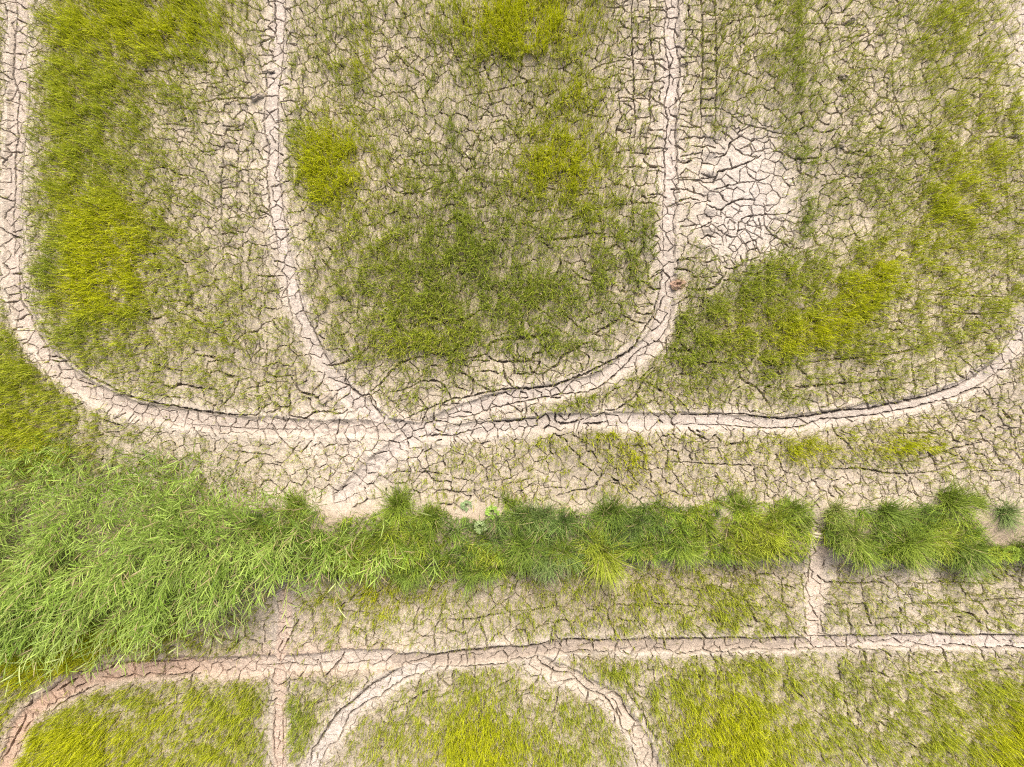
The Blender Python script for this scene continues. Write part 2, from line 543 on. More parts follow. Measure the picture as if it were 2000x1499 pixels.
TR[(0, 500, 2.857)] = '''
4.5 300 480 400 590 520 680 600 720 700 770 760 795 950 835 1100 860 1300 885 1440 885 1460 850 1520 820
4.5 190 180 250 165 280 170 360 190
4 90 360 155 325
4.5 70 100 130 95
3.5 40 265 110 245
3.5 100 0 105 100 110 240 155 310 190 400 260 510 270 580 235 605
3.5 220 520 290 485
3 270 580 330 590 390 590
1.8 155 0 175 100 190 200 210 330
4.5 1100 555 1180 565 1280 580
2.5 1280 575 1310 540 1300 480
3.5 790 570 870 610 940 630 1000 640 1060 650
3 1140 660 1220 640
5 1225 645 1280 670 1340 675
4.5 840 710 900 710 950 740 1010 715 1090 735 1210 745
3.5 1340 670 1310 760 1230 850
3 1130 740 1150 830
2.5 1210 580 1220 640
2.5 1010 650 1010 715
2.5 1370 360 1370 500 1400 580 1420 640
3.5 1490 480 1500 660 1650 665
3 1520 340 1540 400 1590 440
5.5 1630 680 1680 760 1740 775 1780 795 1830 760 1880 750
3 1740 770 1800 700 1810 650
4 1480 740 1530 830 1620 840 1610 760 1650 690
4 1620 850 1620 890 1710 905 1760 870 1830 870 1900 880 1940 860
2.5 1440 800 1450 870
2.5 1380 740 1480 720
2 1600 110 1605 230 1630 320 1640 380
2.5 1650 130 1700 320 1760 430 1800 520 1840 600 1890 640
3.5 1440 110 1490 115 1580 110
4 1800 20 1830 80
4 1830 610 1900 600 1960 570
3.5 1940 720 2000 760
2.5 1920 660 1960 740
3.5 860 200 930 260 930 310 880 350 820 345 770 310
3 990 320 1050 330 1100 370 1200 390
5 560 910 620 930 680 950
3.5 700 1005 780 1005
3 430 840 470 820
3 1300 1090 1400 1100 1490 1110 1540 1130
2.5 1540 1150 1580 1155
3.5 1680 1100 1740 1030
2.5 1520 960 1560 1010 1620 1070 1680 1100
1.5 1040 940 1200 950 1420 965 1740 970
2.5 400 600 420 690 510 720 525 780
2.5 1340 0 1345 160 1355 350
2 690 640 690 740
'''
TR[(650, 500, 2.857)] = '''
4.5 260 270 310 320 370 400 430 440 450 490 420 540 350 555
5.5 430 440 460 390 520 330 560 345 620 370 700 365 760 345 830 300 890 280
5.5 620 375 660 430 670 480 700 500 760 505
5.5 700 500 660 545 600 550 540 540
6 860 550 870 500 900 480 960 465 1060 460 1140 450 1200 430 1220 400
5.5 870 560 920 590 1000 590 1110 580 1120 550 1180 530 1150 470
3.5 1030 490 1030 580
3.5 1180 530 1250 480
3 1190 440 1190 520 1250 580
4 1100 590 1110 650 1170 660
3.5 1170 660 1180 720
5 1170 660 1260 600 1270 570 1350 520 1400 490 1470 475
4.5 950 600 960 680 1010 740
4.5 700 640 780 690 780 760 760 785
4.5 700 635 730 580 790 565 860 550
3.5 790 650 870 640 950 660
3.5 470 780 520 850
4.5 480 700 590 700 640 760 660 800
4.5 210 755 260 720 330 640 400 590 460 570 540 555
3.5 0 610 60 600 130 570 180 520 160 460
3 430 590 480 640 480 690
3.5 320 760 400 745 480 710
4.5 370 930 440 890 520 855 620 820 660 800 760 785 860 760 1000 740 1150 735 1230 725 1300 700 1400 660 1500 610 1620 550 1690 490 1730 420 1780 340 1820 210 1840 100
3 600 910 780 890 880 850 1050 815 1150 795 1280 770 1410 760 1520 710 1640 600 1700 530 1800 480 1870 400 1890 300
4.5 880 860 890 920 1000 920 1070 910 1080 820
3 1070 910 1150 905 1100 850
4.5 1240 860 1250 930 1330 930 1400 910
4.5 1400 935 1480 935 1530 925
3 1350 770 1370 840
3.5 1500 860 1510 800 1550 760 1640 720
4.5 1520 860 1580 860 1640 820 1680 790 1740 690 1820 620
3.5 1740 690 1780 720 1880 780
5 1870 510 1920 530 2000 520
3.5 0 690 80 720 160 780 210 780 260 880
3 200 760 220 830 270 880
2.5 560 990 660 1005 740 980 830 960
3 480 1010 580 1000 700 1010
2.5 1370 985 1390 1040 1480 1060
3.5 570 1310 640 1310 720 1320
3 970 1270 1050 1260 1110 1240
3.5 1250 1340 1350 1310 1460 1290 1500 1220 1550 1225
4 1560 1240 1600 1270
2.5 890 1060 890 1190
2.5 960 1060 1000 1110
4.5 1000 185 1080 180 1120 180 1160 160
4.5 800 150 830 180 900 185 940 150
3.5 910 180 930 240 930 330
3.5 1230 140 1270 50 1270 0
3.5 1340 80 1400 130 1460 140
3.5 1660 20 1660 160
5.5 1750 150 1790 185 1830 180
3.5 1680 140 1740 150
3.5 1600 200 1660 195
3.5 1380 370 1450 330 1500 320
5 1450 440 1520 400 1600 350 1610 290
3.5 1610 320 1660 360 1760 380
3 1480 590 1510 600
3.5 1380 600 1390 650
4.5 1910 70 1960 75 2000 90
3 1050 460 1050 300 1010 290
3 830 300 830 210
2.5 550 180 600 260 620 370
2.5 1070 815 1080 870
'''
TR[(1300, 500, 2.857)] = '''
5.5 130 185 180 190 250 185 290 160 340 90
4.5 330 60 360 70 430 50 420 0
4.5 430 90 500 100 560 70 630 30
5.5 590 200 600 180 640 185 650 170
4.5 780 70 830 85 870 80
6 750 270 755 200 770 150
3 820 90 830 140
8 750 370 800 365 860 360
8 690 480 690 460 720 440
4.5 400 550 460 520 530 490
4.5 380 600 400 620 410 660 430 690 500 730 540 770 580 840
5 60 665 100 660 170 650 260 590 310 600 380 600
4.5 540 770 560 740 610 715
6.5 530 570 570 600 690 610
5.5 690 565 730 545 870 530
5 790 600 880 585 960 575 1060 570 1130 555 1240 550 1330 535 1400 515 1490 480
5 700 735 830 725 950 715 1080 705
5 1100 690 1150 700 1200 690 1290 690
4.5 940 490 1000 460 1090 430
3 890 700 910 850
3 820 750 790 820 810 880
4.5 1100 780 1140 850
4.5 1260 720 1270 800
4.5 1370 600 1390 700 1390 790
3.5 1500 650 1520 760
3.5 1620 610 1630 660 1690 690
2.5 1490 400 1500 470
3.5 1550 410 1630 370 1650 330 1700 280
4.5 1570 520 1640 490 1700 480 1750 430 1810 435
3 1400 210 1480 215 1600 220 1750 225 1910 230
3.5 1560 310 1640 320 1700 325 1900 315
3 1910 0 1910 150 1915 280 1900 350
3 1080 330 1130 360 1190 355 1220 340
3.5 1220 400 1270 415 1350 405
2.5 1260 90 1320 110
3.5 1240 160 1240 240
4.5 90 885 240 885 400 880 470 890 600 905 680 910 830 890 1000 860 1120 855 1230 830 1390 800 1500 770 1640 720 1740 660 1800 620 1860 550 1920 480 2000 400
3 90 940 300 945 500 960 750 955 860 915 1000 905 1130 890 1300 860 1450 830 1600 790 1700 750 1800 690 1900 610 2000 520
3.5 1620 830 1640 780 1700 750 1770 730
3.5 1770 750 1830 830 1740 875 1670 840
5.5 1880 860 1900 890 1950 920
4.5 1410 1140 1480 1115 1560 1090 1660 1060 1760 1040
3.5 1450 1210 1530 1195 1600 1165 1700 1140
4 890 1180 990 1190 1080 1185 1200 1205 1310 1215 1450 1210
3 1700 1200 1850 1200 1910 1180
3 0 1150 100 1150 240 1160 350 1165 440 1170 540 1170 580 1180
2.5 540 1180 570 1240
3.5 930 940 960 1000 1020 1050 1060 1110
3 1250 990 1400 990 1480 980 1560 960
4.5 130 960 180 1000 240 1030
4.5 330 1060 420 1040
4 230 200 240 280 290 300
3.5 90 400 130 430 170 400
5 180 600 230 600
5 20 520 60 530 140 530 170 580
3 240 900 245 800
3 410 880 400 800
3 320 890 310 830
'''
TR[(500, 900, 4)] = '''
4.5 800 1060 850 1045 890 1055
3 1240 50 1250 90 1350 90 1430 100 1500 110
3 1390 260 1430 230 1520 235 1600 245 1690 240
2.5 580 60 580 160
2.5 600 270 730 180
2.5 1040 170 1170 180 1200 120
'''
TR[(500, 1150, 4)] = '''
5 420 1396 440 1250 480 1220 520 1150 560 1080 640 970 720 910 820 830 870 780 930 740 1030 690 1080 640
3.5 490 1390 560 1240 640 1190 720 1000 800 940 870 880 960 850 1020 800 1100 745 1200 690 1300 670 1450 610 1530 600
5 1200 580 1270 570 1380 530 1440 510 1540 505 1660 490 1780 485 1900 460 2000 440
4.5 1530 605 1660 610 1780 600 1930 590 2000 560
4.5 1740 240 1760 310 1800 400 1800 480
4.5 1440 245 1540 245 1620 245 1740 235 1850 205 1960 195
3.5 1440 245 1400 300 1390 370
3.5 1620 245 1615 320
3.5 1165 350 1230 320 1230 260 1280 150
3.5 1230 320 1300 380 1390 370
3.5 1390 370 1400 480
3 1440 340 1490 360 1520 345
3.5 740 430 735 380 760 300 850 350 860 440 900 455 960 420 990 440 985 490
4.5 160 860 130 880 60 880
3.5 390 890 450 900 520 880 590 870
3 390 890 390 960
3.5 840 800 850 750 880 720 840 680
3 580 745 690 765 840 765
5 1040 970 1100 930 1200 890 1270 830 1360 805 1440 800
5 1180 920 1185 1040
5.5 1345 850 1365 1050
4 1080 1075 1220 1060 1280 1070 1370 1060 1430 1075
3.5 1040 980 1080 1090 1110 1200 1100 1240
4.5 890 1250 1000 1250 1100 1235
5 1540 640 1545 800
4.5 1510 760 1640 745 1740 740
3.5 1790 610 1820 710
5 1870 780 1940 740 2000 710
6.5 1800 850 1780 920 1750 970 1740 1100 1750 1180
3.5 1420 660 1430 770
2.5 150 860 150 980 140 1100 150 1280 170 1390
2.5 210 940 215 1180 210 1390
2.5 330 1060 340 1230 440 1250
2.5 240 1230 300 1280 370 1240
4.5 530 690 620 610 690 510
3.5 0 600 130 600 210 590 290 590 390 605 470 605
3.5 90 640 140 740 210 750 260 700 330 710 390 610
3.5 290 320 330 250
3.5 220 320 290 310 260 390 200 490
3 560 740 480 560 480 610
2.5 640 600 770 590 860 575 950 565
3 1500 520 1500 600
3 1640 510 1650 590
'''
TR[(1000, 1150, 4)] = '''
3.5 0 560 80 550 200 535
4.5 200 540 240 605 280 620 340 660 450 660
3.5 280 610 330 560 370 490
5 0 460 90 460 190 440 290 410 390 400 470 400 560 400 640 415 780 395 860 405 940 405
4.5 370 490 440 510 540 490 640 490 740 490 800 490
4.5 600 560 600 520 635 480 620 410
3 390 410 380 480
3.5 800 490 830 420
4.5 870 490 920 515 960 470
4.5 940 405 1030 400 1060 375 1100 370 1160 400 1300 400 1450 395 1560 395 1690 385 1850 390 2000 380
3.5 1060 490 1140 470 1200 480 1310 510 1400 500 1480 490 1580 500 1700 490 1760 475 1950 470 2000 480
4 1500 490 1510 410
4.5 1200 470 1190 410
3.5 1440 520 1440 600
3.5 1550 510 1600 590
3 800 510 800 570
3 480 520 490 590
5 975 690 1020 665 1060 640 1130 640
3.5 1060 635 1060 590 1100 530 1080 490
4.5 930 770 980 830 1000 850 1070 850
4 450 660 500 710 560 770 600 800 680 825 720 840 760 900 790 940 840 1010 850 1080 920 1130 930 1190 970 1230
3 570 700 640 760
3.5 720 840 780 815 850 850 870 920 940 1020 1000 1040 1030 960 1010 890
4 1010 890 1030 960 1050 1060 1100 1130 1130 1180 1080 1230 1100 1300 1080 1396
2.5 960 1040 950 1090 910 1130
4.5 380 750 440 720 490 715
4.5 600 800 570 910
4.5 230 860 280 880 340 870
4.5 370 770 350 870 320 990
4.5 0 770 40 800 110 800 180 750 230 640
4.5 40 800 40 880
6 1340 685 1480 690 1700 685
4.5 1220 720 1280 715 1310 810
5 1160 840 1210 870
5 1400 930 1460 970
3.5 750 170 700 140 620 140
4.5 750 170 755 240 800 330 800 380
4.5 750 170 800 130 920 130 1040 135 1100 120 1240 125 1380 135 1480 140
4.5 1560 130 1700 130 1860 140 1980 145
4.5 240 290 280 255 330 270 400 250 490 260
4.5 330 270 340 360 370 400
3.5 550 390 550 290 640 230 660 180
4.5 0 340 30 325 100 330 120 380 130 440
3.5 0 180 130 170 250 155 300 140 410 140
4.5 890 250 980 260
4.5 1540 250 1690 260
4 1020 250 1050 300
4 1440 290 1520 400
4 270 1130 310 1080 330 1000
4 680 1210 740 1180 800 1250
4 440 1040 490 1055
3 1700 600 1850 590 1940 580 2000 520
'''
TR[(1500, 1150, 4)] = '''
4.5 0 385 130 385 240 375 260 360
4.5 290 370 360 370 440 375 520 365 640 355 740 365 850 370 960 360 1100 355 1240 345 1350 360 1500 370 1620 365 1750 365 2000 370 2400 372
3.5 0 490 40 475 150 475 270 470 420 465 500 460 540 460 640 460 720 470 780 480 860 480
5 740 480 770 560 755 650
4 900 450 980 455 1110 460 1190 440 1280 460 1350 460 1450 440 1550 450 1700 465 1900 460 2000 470 2400 470
4 1110 460 1100 560 1110 660
6 1360 470 1390 560 1410 640
3.5 1650 470 1690 560
3 770 420 770 360
3.5 220 380 215 470
4.5 640 350 650 290 630 250 625 150
3 290 140 290 240 390 255 410 210
3.5 290 260 280 330 310 370
2.5 410 240 430 340
5 720 130 760 120 780 210 810 280
4.5 440 130 530 130 620 125
4.5 650 125 780 120
5 80 110 130 130 190 150
4.5 830 235 920 235 1020 230
4.5 1040 350 1040 270
4.5 1030 150 1050 210
4.5 1205 115 1420 115 1530 110
3.5 1200 120 1190 190 1170 220
3.5 1240 340 1235 220
4.5 1560 30 1590 90 1640 105 1770 85 1850 85 2000 70
4.5 1540 200 1600 200 1640 250 1660 300 1650 350
3 1770 110 1770 180
3.5 1810 220 1810 360
3.5 1380 350 1385 260
3.5 1490 240 1520 330
3 890 250 880 340
3.5 1050 50 1140 50
3 1410 230 1530 220
3.5 1850 215 2000 200
5 530 670 580 665 640 650
5 700 660 850 655 930 690 980 695 1080 670
5.5 1110 660 1180 680 1300 660 1400 650 1470 650
5.5 1480 655 1600 655 1740 640 1850 630 1940 625 2000 640
3.5 440 760 520 780 580 820 650 810 680 790
4.5 700 710 750 770 850 780
3 590 870 600 830
4.5 870 850 930 890 940 980 890 1020 860 1050
6.5 780 980 820 1040 860 1060 860 1180 905 1275
6.5 1230 770 1320 820 1370 850
4 1320 830 1330 890
4.5 1030 930 1080 980 1180 970 1300 940
4.5 890 1020 980 1040 1050 1070 1080 1120
4.5 580 1020 660 1055 660 1130
4 905 1275 980 1230 1100 1210 1180 1260 1210 1235 1280 1280 1350 1240
3.5 1350 1140 1440 1080
3.5 1320 1150 1350 1230 1450 1310
4.5 600 1230 660 1260 720 1320 770 1380
4.5 1580 860 1650 870 1700 820 1770 860
6.5 1440 980 1550 1010
2.5 750 780 780 980
5 200 790 290 860
3 520 900 540 1010
3 1180 1000 1190 1080
'''
TR[(1500, 900, 4)] = '''
3 320 700 325 800 320 880 320 960
4.5 390 900 450 950 480 955 600 955 700 960 830 950 900 955 940 990
4.5 80 965 160 980 210 1000
3.5 890 850 930 860 1000 820
3 1000 955 1210 960 1370 950 1550 955 1780 965 1880 900 1930 910
2.5 1210 960 1210 1020
3 480 180 530 110
3 480 190 470 250 520 290
2.5 600 190 720 180
2.5 520 190 590 260
3 20 860 30 800 60 790
2.5 200 560 210 640
2 730 120 780 200
2 940 240 940 180
3 10 190 80 150 140 110
'''
TR[(0, 1150, 4)] = '''
5 430 810 490 770 550 735 600 700
4.5 700 660 770 655 830 635 920 600 1040 580 1160 575 1300 575 1400 575 1480 565
4.5 485 780 505 860
4.5 400 960 470 900 560 850 640 820 690 780 770 750
3.5 770 700 940 705 1050 680 1110 700
4.5 1120 700 1160 670 1260 685 1350 690 1450 670 1560 665
4 700 670 705 740
3 930 700 980 680 960 640
3.5 1035 590 1050 670
4.5 160 930 180 1000 165 1060 120 1140 80 1220 40 1290 0 1350
4.5 160 940 220 920 260 850
4.5 40 1090 120 1100
3.5 350 1000 290 1080 210 1130 150 1250 130 1330
2.5 270 960 290 990 360 990
2.5 160 1090 200 1130
5 80 760 140 750 180 720
4.5 800 910 870 890 960 910 1100 910 1280 910 1410 905 1540 890 1560 850 1500 825 1370 830
5 1500 680 1490 780
5 1590 1150 1630 1120 1670 1120
4 960 1190 1040 1120
3 1290 1150 1400 1100
4.5 1640 1300 1700 1290
4.5 1800 480 1860 420 1860 370
3 1300 540 1310 470 1360 450
4 1020 960 1020 930 1060 910
3 1280 600 1280 680
3 1380 590 1400 640
3.5 1890 1080 1880 1180 1850 1250 1900 1310
'''
rng = np.random.default_rng(7)
SEG = []            # x0, y0, x1, y1, half width m, depth m
def add_crack(pts, w, taper=True, jit=0.010, sub=0.05):
    """pts in metres, w full width in cm"""
    pts = np.asarray(pts, dtype=float)
    P2 = [pts[0]]
    for a, b in zip(pts[:-1], pts[1:]):
        l = np.hypot(*(b - a))
        n = max(1, int(round(l / sub)))
        nrm = np.array([-(b - a)[1], (b - a)[0]]) / (l + 1e-9)
        for q in range(1, n + 1):
            t = q / n
            j = rng.normal(0, jit) if q < n else rng.normal(0, jit * 0.5)
            P2.append(a + (b - a) * t + nrm * j)
    n = len(P2) - 1
    ph = rng.random() * 9
    for q in range(n):
        u = (q + 0.5) / n
        ww = w * (0.78 + 0.3 * math.sin(ph + q * 1.3) + rng.normal(0, 0.12))
        if taper: ww *= 0.45 + 0.75 * min(1, 3.0 * min(u, 1 - u))
        ww = max(ww, 0.5)
        hw = ww * 0.5 / 100
        dep = min(0.016 + ww * 0.040, 0.15)
        SEG.append((P2[q][0], P2[q][1], P2[q + 1][0], P2[q + 1][1], hw, dep))

WSC = 0.60
for (ox, oy, sc), txt in TR.items():
    for ln in txt.strip().splitlines():
        v = [float(q) for q in ln.split()]
        pts = [P(ox + v[k] / sc, oy + v[k + 1] / sc) for k in range(1, len(v), 2)]
        if len(pts) > 2:
            pts = smooth_line(pts, 0.12)
        add_crack(pts, v[0] * (WSC + 0.05 * max(0, v[0] - 3)), jit=0.009)
# rungs left by tyre lugs between pairs of long cracks
for xa, xb, ya, yb, per, w in [(1370, 1397, -80, 570, 37, 2.6), (1235, 1266, -80, 330, 41, 2.0), (1205, 1235, 60, 330, 47, 1.8), (432, 464, 250, 530, 39, 2.2), (462, 486, 200, 430, 44, 1.6),
                               (1915, 1968, 120, 560, 52, 1.8), (505, 533, -60, 150, 43, 1.8), (1266, 1300, -60, 420, 45, 2.0), (1328, 1368, -60, 540, 55, 1.6)]:
    yy = ya
    while yy < yb:
        yj = yy + rng.normal(0, 4)
        if rng.random() < 0.88:
            add_crack([P(xa + rng.normal(0, 1.5), yj + rng.normal(0, 2)), P((xa + xb) / 2, yj + rng.normal(0, 2.5) - 2), P(xb + rng.normal(0, 1.5), yj + rng.normal(0, 2))], w * rng.uniform(0.6, 1.1), taper=False, jit=0.006)
        yy += per * rng.uniform(0.8, 1.2)
NTR = len(SEG)

def sample(A, x, y):
    i = np.clip(np.searchsorted(GX, x), 0, NX - 1); j = np.clip(np.searchsorted(GY, y), 0, NY - 1)
    return A[i, j]

CARVE = np.zeros((NX, NY), dtype=np.float32)
NEAR = np.zeros((NX, NY), dtype=np.float32)
def raster(segs):
    S = np.array(segs)
    reach = 0.075
    lo_x = np.searchsorted(GX, np.minimum(S[:, 0], S[:, 2]) - reach); hi_x = np.searchsorted(GX, np.maximum(S[:, 0], S[:, 2]) + reach)
    lo_y = np.searchsorted(GY, np.minimum(S[:, 1], S[:, 3]) - reach); hi_y = np.searchsorted(GY, np.maximum(S[:, 1], S[:, 3]) + reach)
    soft = 0.007
    for k in range(len(S)):
        i0, i1, j0, j1 = lo_x[k], hi_x[k], lo_y[k], hi_y[k]
        if i1 <= i0 or j1 <= j0: continue
        x0, y0, x1, y1, hw, dep = S[k]
        d = seg_dist(x0, y0, x1, y1, i0, i1, j0, j1)
        v = np.clip((hw + soft * 0.75 - d) / soft, 0, 1) * dep
        w = CARVE[i0:i1, j0:j1]; np.maximum(w, v, out=w)
        e = np.clip(1 - d / reach, 0, 1) * min(1.0, hw / 0.013)
        w = NEAR[i0:i1, j0:j1]; np.maximum(w, e, out=w)
raster(SEG)
NEAR_T = NEAR.copy()

def voronoi(spacing, jitter, seed, aniso=None):
    r = np.random.default_rng(seed)
    hx, hy = 12.9, 10.4
    nx = int(2 * hx / spacing); ny = int(2 * hy / (spacing * 0.9))
    gx, gy = np.meshgrid(np.arange(nx), np.arange(ny), indexing='ij')
    x = (gx + 0.5 * (gy % 2)) * spacing - hx + r.uniform(-0.5, 0.5, gx.shape) * spacing * jitter
    y = gy * spacing * 0.9 - hy + r.uniform(-0.5, 0.5, gx.shape) * spacing * jitter
    x = x.ravel(); y = y.ravel()
    # uneven plate sizes: bend the seed lattice
    x = x + (fbm(x, y, 2.2, seed + 3, 2) - 0.5) * spacing * 3.2
    y = y + (fbm(x, y, 2.2, seed + 7, 2) - 0.5) * spacing * 3.2
    pts = [Vector((a, b)) for a, b in zip(x, y)]
    vo, eo, fo, *_ = delaunay_2d_cdt(pts, [], [], 0, 1e-6)
    v = np.array([(q[0], q[1]) for q in vo])
    f = np.array([q for q in fo if len(q) == 3])
    A, B, C = v[f[:, 0]], v[f[:, 1]], v[f[:, 2]]
    d = 2 * (A[:, 0] * (B[:, 1] - C[:, 1]) + B[:, 0] * (C[:, 1] - A[:, 1]) + C[:, 0] * (A[:, 1] - B[:, 1]))
    a2, b2, c2 = (A ** 2).sum(1), (B ** 2).sum(1), (C ** 2).sum(1)
    cx = (a2 * (B[:, 1] - C[:, 1]) + b2 * (C[:, 1] - A[:, 1]) + c2 * (A[:, 1] - B[:, 1])) / d
    cy = (a2 * (C[:, 0] - B[:, 0]) + b2 * (A[:, 0] - C[:, 0]) + c2 * (B[:, 0] - A[:, 0])) / d
    own = {}; out = []
    for k, t in enumerate(f):
        for q in range(3):
            e = (min(t[q], t[(q + 1) % 3]), max(t[q], t[(q + 1) % 3]))
            if e in own:
                o = own[e]
                out.append((cx[o], cy[o], cx[k], cy[k]))
            else:
                own[e] = k
    out = np.array(out)
    l = np.hypot(out[:, 2] - out[:, 0], out[:, 3] - out[:, 1])
    return out[(l > 0.015) & (l < spacing * 2.5)]

bare = np.clip(1.25 * blob(XX + 0.5 * (fbm(XX, YY, 0.5, 37, 2) - 0.5), YY, 1455, 395, 110, 160) + blob(XX, YY, 745, 900, 110, 70) + blob(XX, YY, 1940, 860, 90, 80)
               + blob(XX, YY, 1760, 1165, 50, 25) + 0.8 * blob(XX, YY, 460, 320, 60, 130) + 0.6 * blob(XX, YY, 1230, 200, 50, 200), 0, 1).astype(np.float32)
tmask = 1 - sstep(1.0, 1.5, TR_N)
def add_layer(edges, wmin, wmax, keep, where, jit, sub):
    mx = (edges[:, 0] + edges[:, 2]) / 2; my = (edges[:, 1] + edges[:, 3]) / 2
    nt0 = sample(NEAR_T, edges[:, 0], edges[:, 1]); nt1 = sample(NEAR_T, edges[:, 2], edges[:, 3]); ntm = sample(NEAR_T, mx, my)
    ok = ~((nt0 > 0.05) & (nt1 > 0.05) & (ntm > 0.0)) & ~(ntm > 0.35)
    kp = keep(mx, my) if callable(keep) else keep
    ok &= rng.random(len(mx)) < kp
    ok &= where(mx, my)
    ok &= sample(bank, mx, my) < 0.35
    ws = wmin + (wmax - wmin) * rng.random(len(mx)) ** 2.3
    ws = ws * (0.5 + 1.0 * fbm(mx, my, 1.3, 91, 2))
    for e, w in zip(edges[ok], ws[ok]):
        add_crack([(e[0], e[1]), (e[2], e[3])], w, taper=False, jit=jit, sub=sub)

n0 = len(SEG)
def upper(x, y):
    """1 where the plates are small (the upper plots and the trampled strip), 0 in the lower plots"""
    px = x * 100 + 1000; py = 749.5 - y * 100
    u = np.where(py < 990, 1.0, 0.0)
    big = np.exp(-((px - 960) / 330) ** 2 - ((py - 640) / 130) ** 2) + np.exp(-((px - 1650) / 330) ** 2 - ((py - 700) / 90) ** 2) + np.exp(-((px - 380) / 220) ** 2 - ((py - 690) / 110) ** 2)
    return u * (big < 0.55)
add_layer(voronoi(0.40, 0.72, 201), 0.55, 2.5, 0.93, lambda x, y: (sample(tmask, x, y) < 0.5) & (sample(bare, x, y) < 0.5) & (upper(x, y) < 0.5), 0.011, 0.05)
add_layer(voronoi(0.285, 0.70, 211), 0.5, 2.2, 0.93, lambda x, y: (sample(tmask, x, y) < 0.5) & (sample(bare, x, y) < 0.5) & (upper(x, y) > 0.5), 0.010, 0.045)
add_layer(voronoi(0.235, 0.72, 301), 0.6, 2.1, lambda x, y: np.where(sample(tmask, x, y) > 0.5, 0.88, np.where(sample(bare, x, y) >= 0.5, 0.92, 0.0)), lambda x, y: np.ones(len(x), bool), 0.006, 0.05)
add_layer(voronoi(0.19, 0.9, 401), 0.5, 0.9, lambda x, y: sstep(0.40, 0.62, fbm(x, y, 0.9, 77, 2)) * 0.62, lambda x, y: sample(tmask, x, y) < 0.5, 0.006, 0.05)
raster(SEG[n0:])
print('crack segments', len(SEG))
NEAR = NEAR * (1 - far)
CARVE *= (1 - sstep(0.3, 0.8, bank))
HS = H - 0.006 * NEAR ** 2                      # rounded plate edges
HC = (HS - CARVE) * (1 - far) + far * (-0.02)
HC = HC.astype(np.float32)

# ------------------------------------------------------------------ soil colour (dry pale clay, damp brown, red subsoil, plus shade painted into the straight rut)
base = np.array([0.378, 0.328, 0.255])
C = np.empty((NX, NY, 3), dtype=np.float32)
v1 = fbm(XX, YY, 1.8, 21, 4)[..., None]
v2 = fbm(XX, YY, 0.35, 25, 3)[..., None]
C[:] = base * (0.77 + 0.46 * v1) * (0.84 + 0.32 * v2)
def mixc(mask, colr):
    m = np.clip(mask, 0, 1)[..., None]
    return C * (1 - m) + np.array(colr, dtype=np.float32) * m * (0.9 + 0.2 * v2)
for args, colr, a in [
    ((1455, 395, 105, 165), (0.45, 0.405, 0.355), 0.95), ((745, 890, 120, 80), (0.45, 0.39, 0.33), 0.8), ((650, 790, 90, 60), (0.44, 0.38, 0.32), 0.6),
    ((1900, 900, 200, 100), (0.43, 0.37, 0.30), 0.6), ((1760, 1165, 60, 30), (0.46, 0.41, 0.36), 0.8), ((1700, 945, 300, 25), (0.43, 0.37, 0.30), 0.6),
    ((570, 1230, 70, 60), (0.43, 0.35, 0.29), 0.6), ((1945, 1040, 40, 25), (0.42, 0.36, 0.29), 0.8), ((480, 300, 60, 260), (0.41, 0.355, 0.29), 0.5),
    ((1250, 150, 70, 260), (0.40, 0.345, 0.285), 0.5), ((1980, 80, 30, 160), (0.43, 0.385, 0.33), 0.6), ((1850, 40, 160, 60), (0.41, 0.36, 0.30), 0.5),
    ((850, 560, 260, 130), (0.33, 0.275, 0.195), 0.5), ((1450, 640, 160, 90), (0.32, 0.265, 0.185), 0.5), ((750, 120, 160, 90), (0.41, 0.35, 0.28), 0.5),
    ((1250, 1150, 400, 50), (0.35, 0.285, 0.205), 0.5)]:
    C = mixc(blob(XX, YY, *args) * a, colr)
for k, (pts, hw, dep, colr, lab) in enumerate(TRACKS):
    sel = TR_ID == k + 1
    m = np.where(sel, (1 - sstep(0.6, 1.45, TR_N)) * (0.62 + 0.4 * v2[..., 0]) * (1.5 if k == 5 else 1.0), 0)  # the straight rut gets its painted shade more strongly
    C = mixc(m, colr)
# dry pale ridges pushed up beside the ruts
C = mixc(lip * 0.9 * sstep(0.25, 0.7, fbm(XX, YY, 0.5, 33, 3)) * sstep(0.035, 0.06, TR_DEP) * (TR_ID != 5), (0.46, 0.40, 0.33))
C = mixc(lip * 0.4 * (TR_ID == 5), (0.44, 0.34, 0.26))
marg = (1 - sstep(1.2, 3.4, TR_N + 2.2 * (fbm(XX, YY, 0.6, 35, 3) - 0.5))) * sstep(1.0, 1.3, TR_N)
C = mixc(marg * 0.55 * (TR_ID != 5), (0.43, 0.38, 0.315))
# red subsoil along the left part of the lower rut and round the junction
C = mixc(blob(XX, YY, 545, 1285, 70, 28) * 0.35, (0.44, 0.32, 0.25))
C = mixc(np.where(TR_ID == 5, (1 - sstep(0.8, 1.3, TR_N)), 0) * sstep(260, 640, XX * 100 + 1000) * 0.9, (0.415, 0.36, 0.30))
C = mixc(np.where(TR_ID == 6, (1 - sstep(0.8, 1.3, TR_N)), 0) * sstep(1420, 1900, XX * 100 + 1000), (0.44, 0.385, 0.335))
C = mixc((1 - np.clip(XX * 0 + 1 - blob(XX, YY, 1325, 556, 16, 12), 0, 1)) * 0.9, (0.25, 0.16, 0.11))
C = mixc(bank * 0.8, (0.30, 0.24, 0.17))

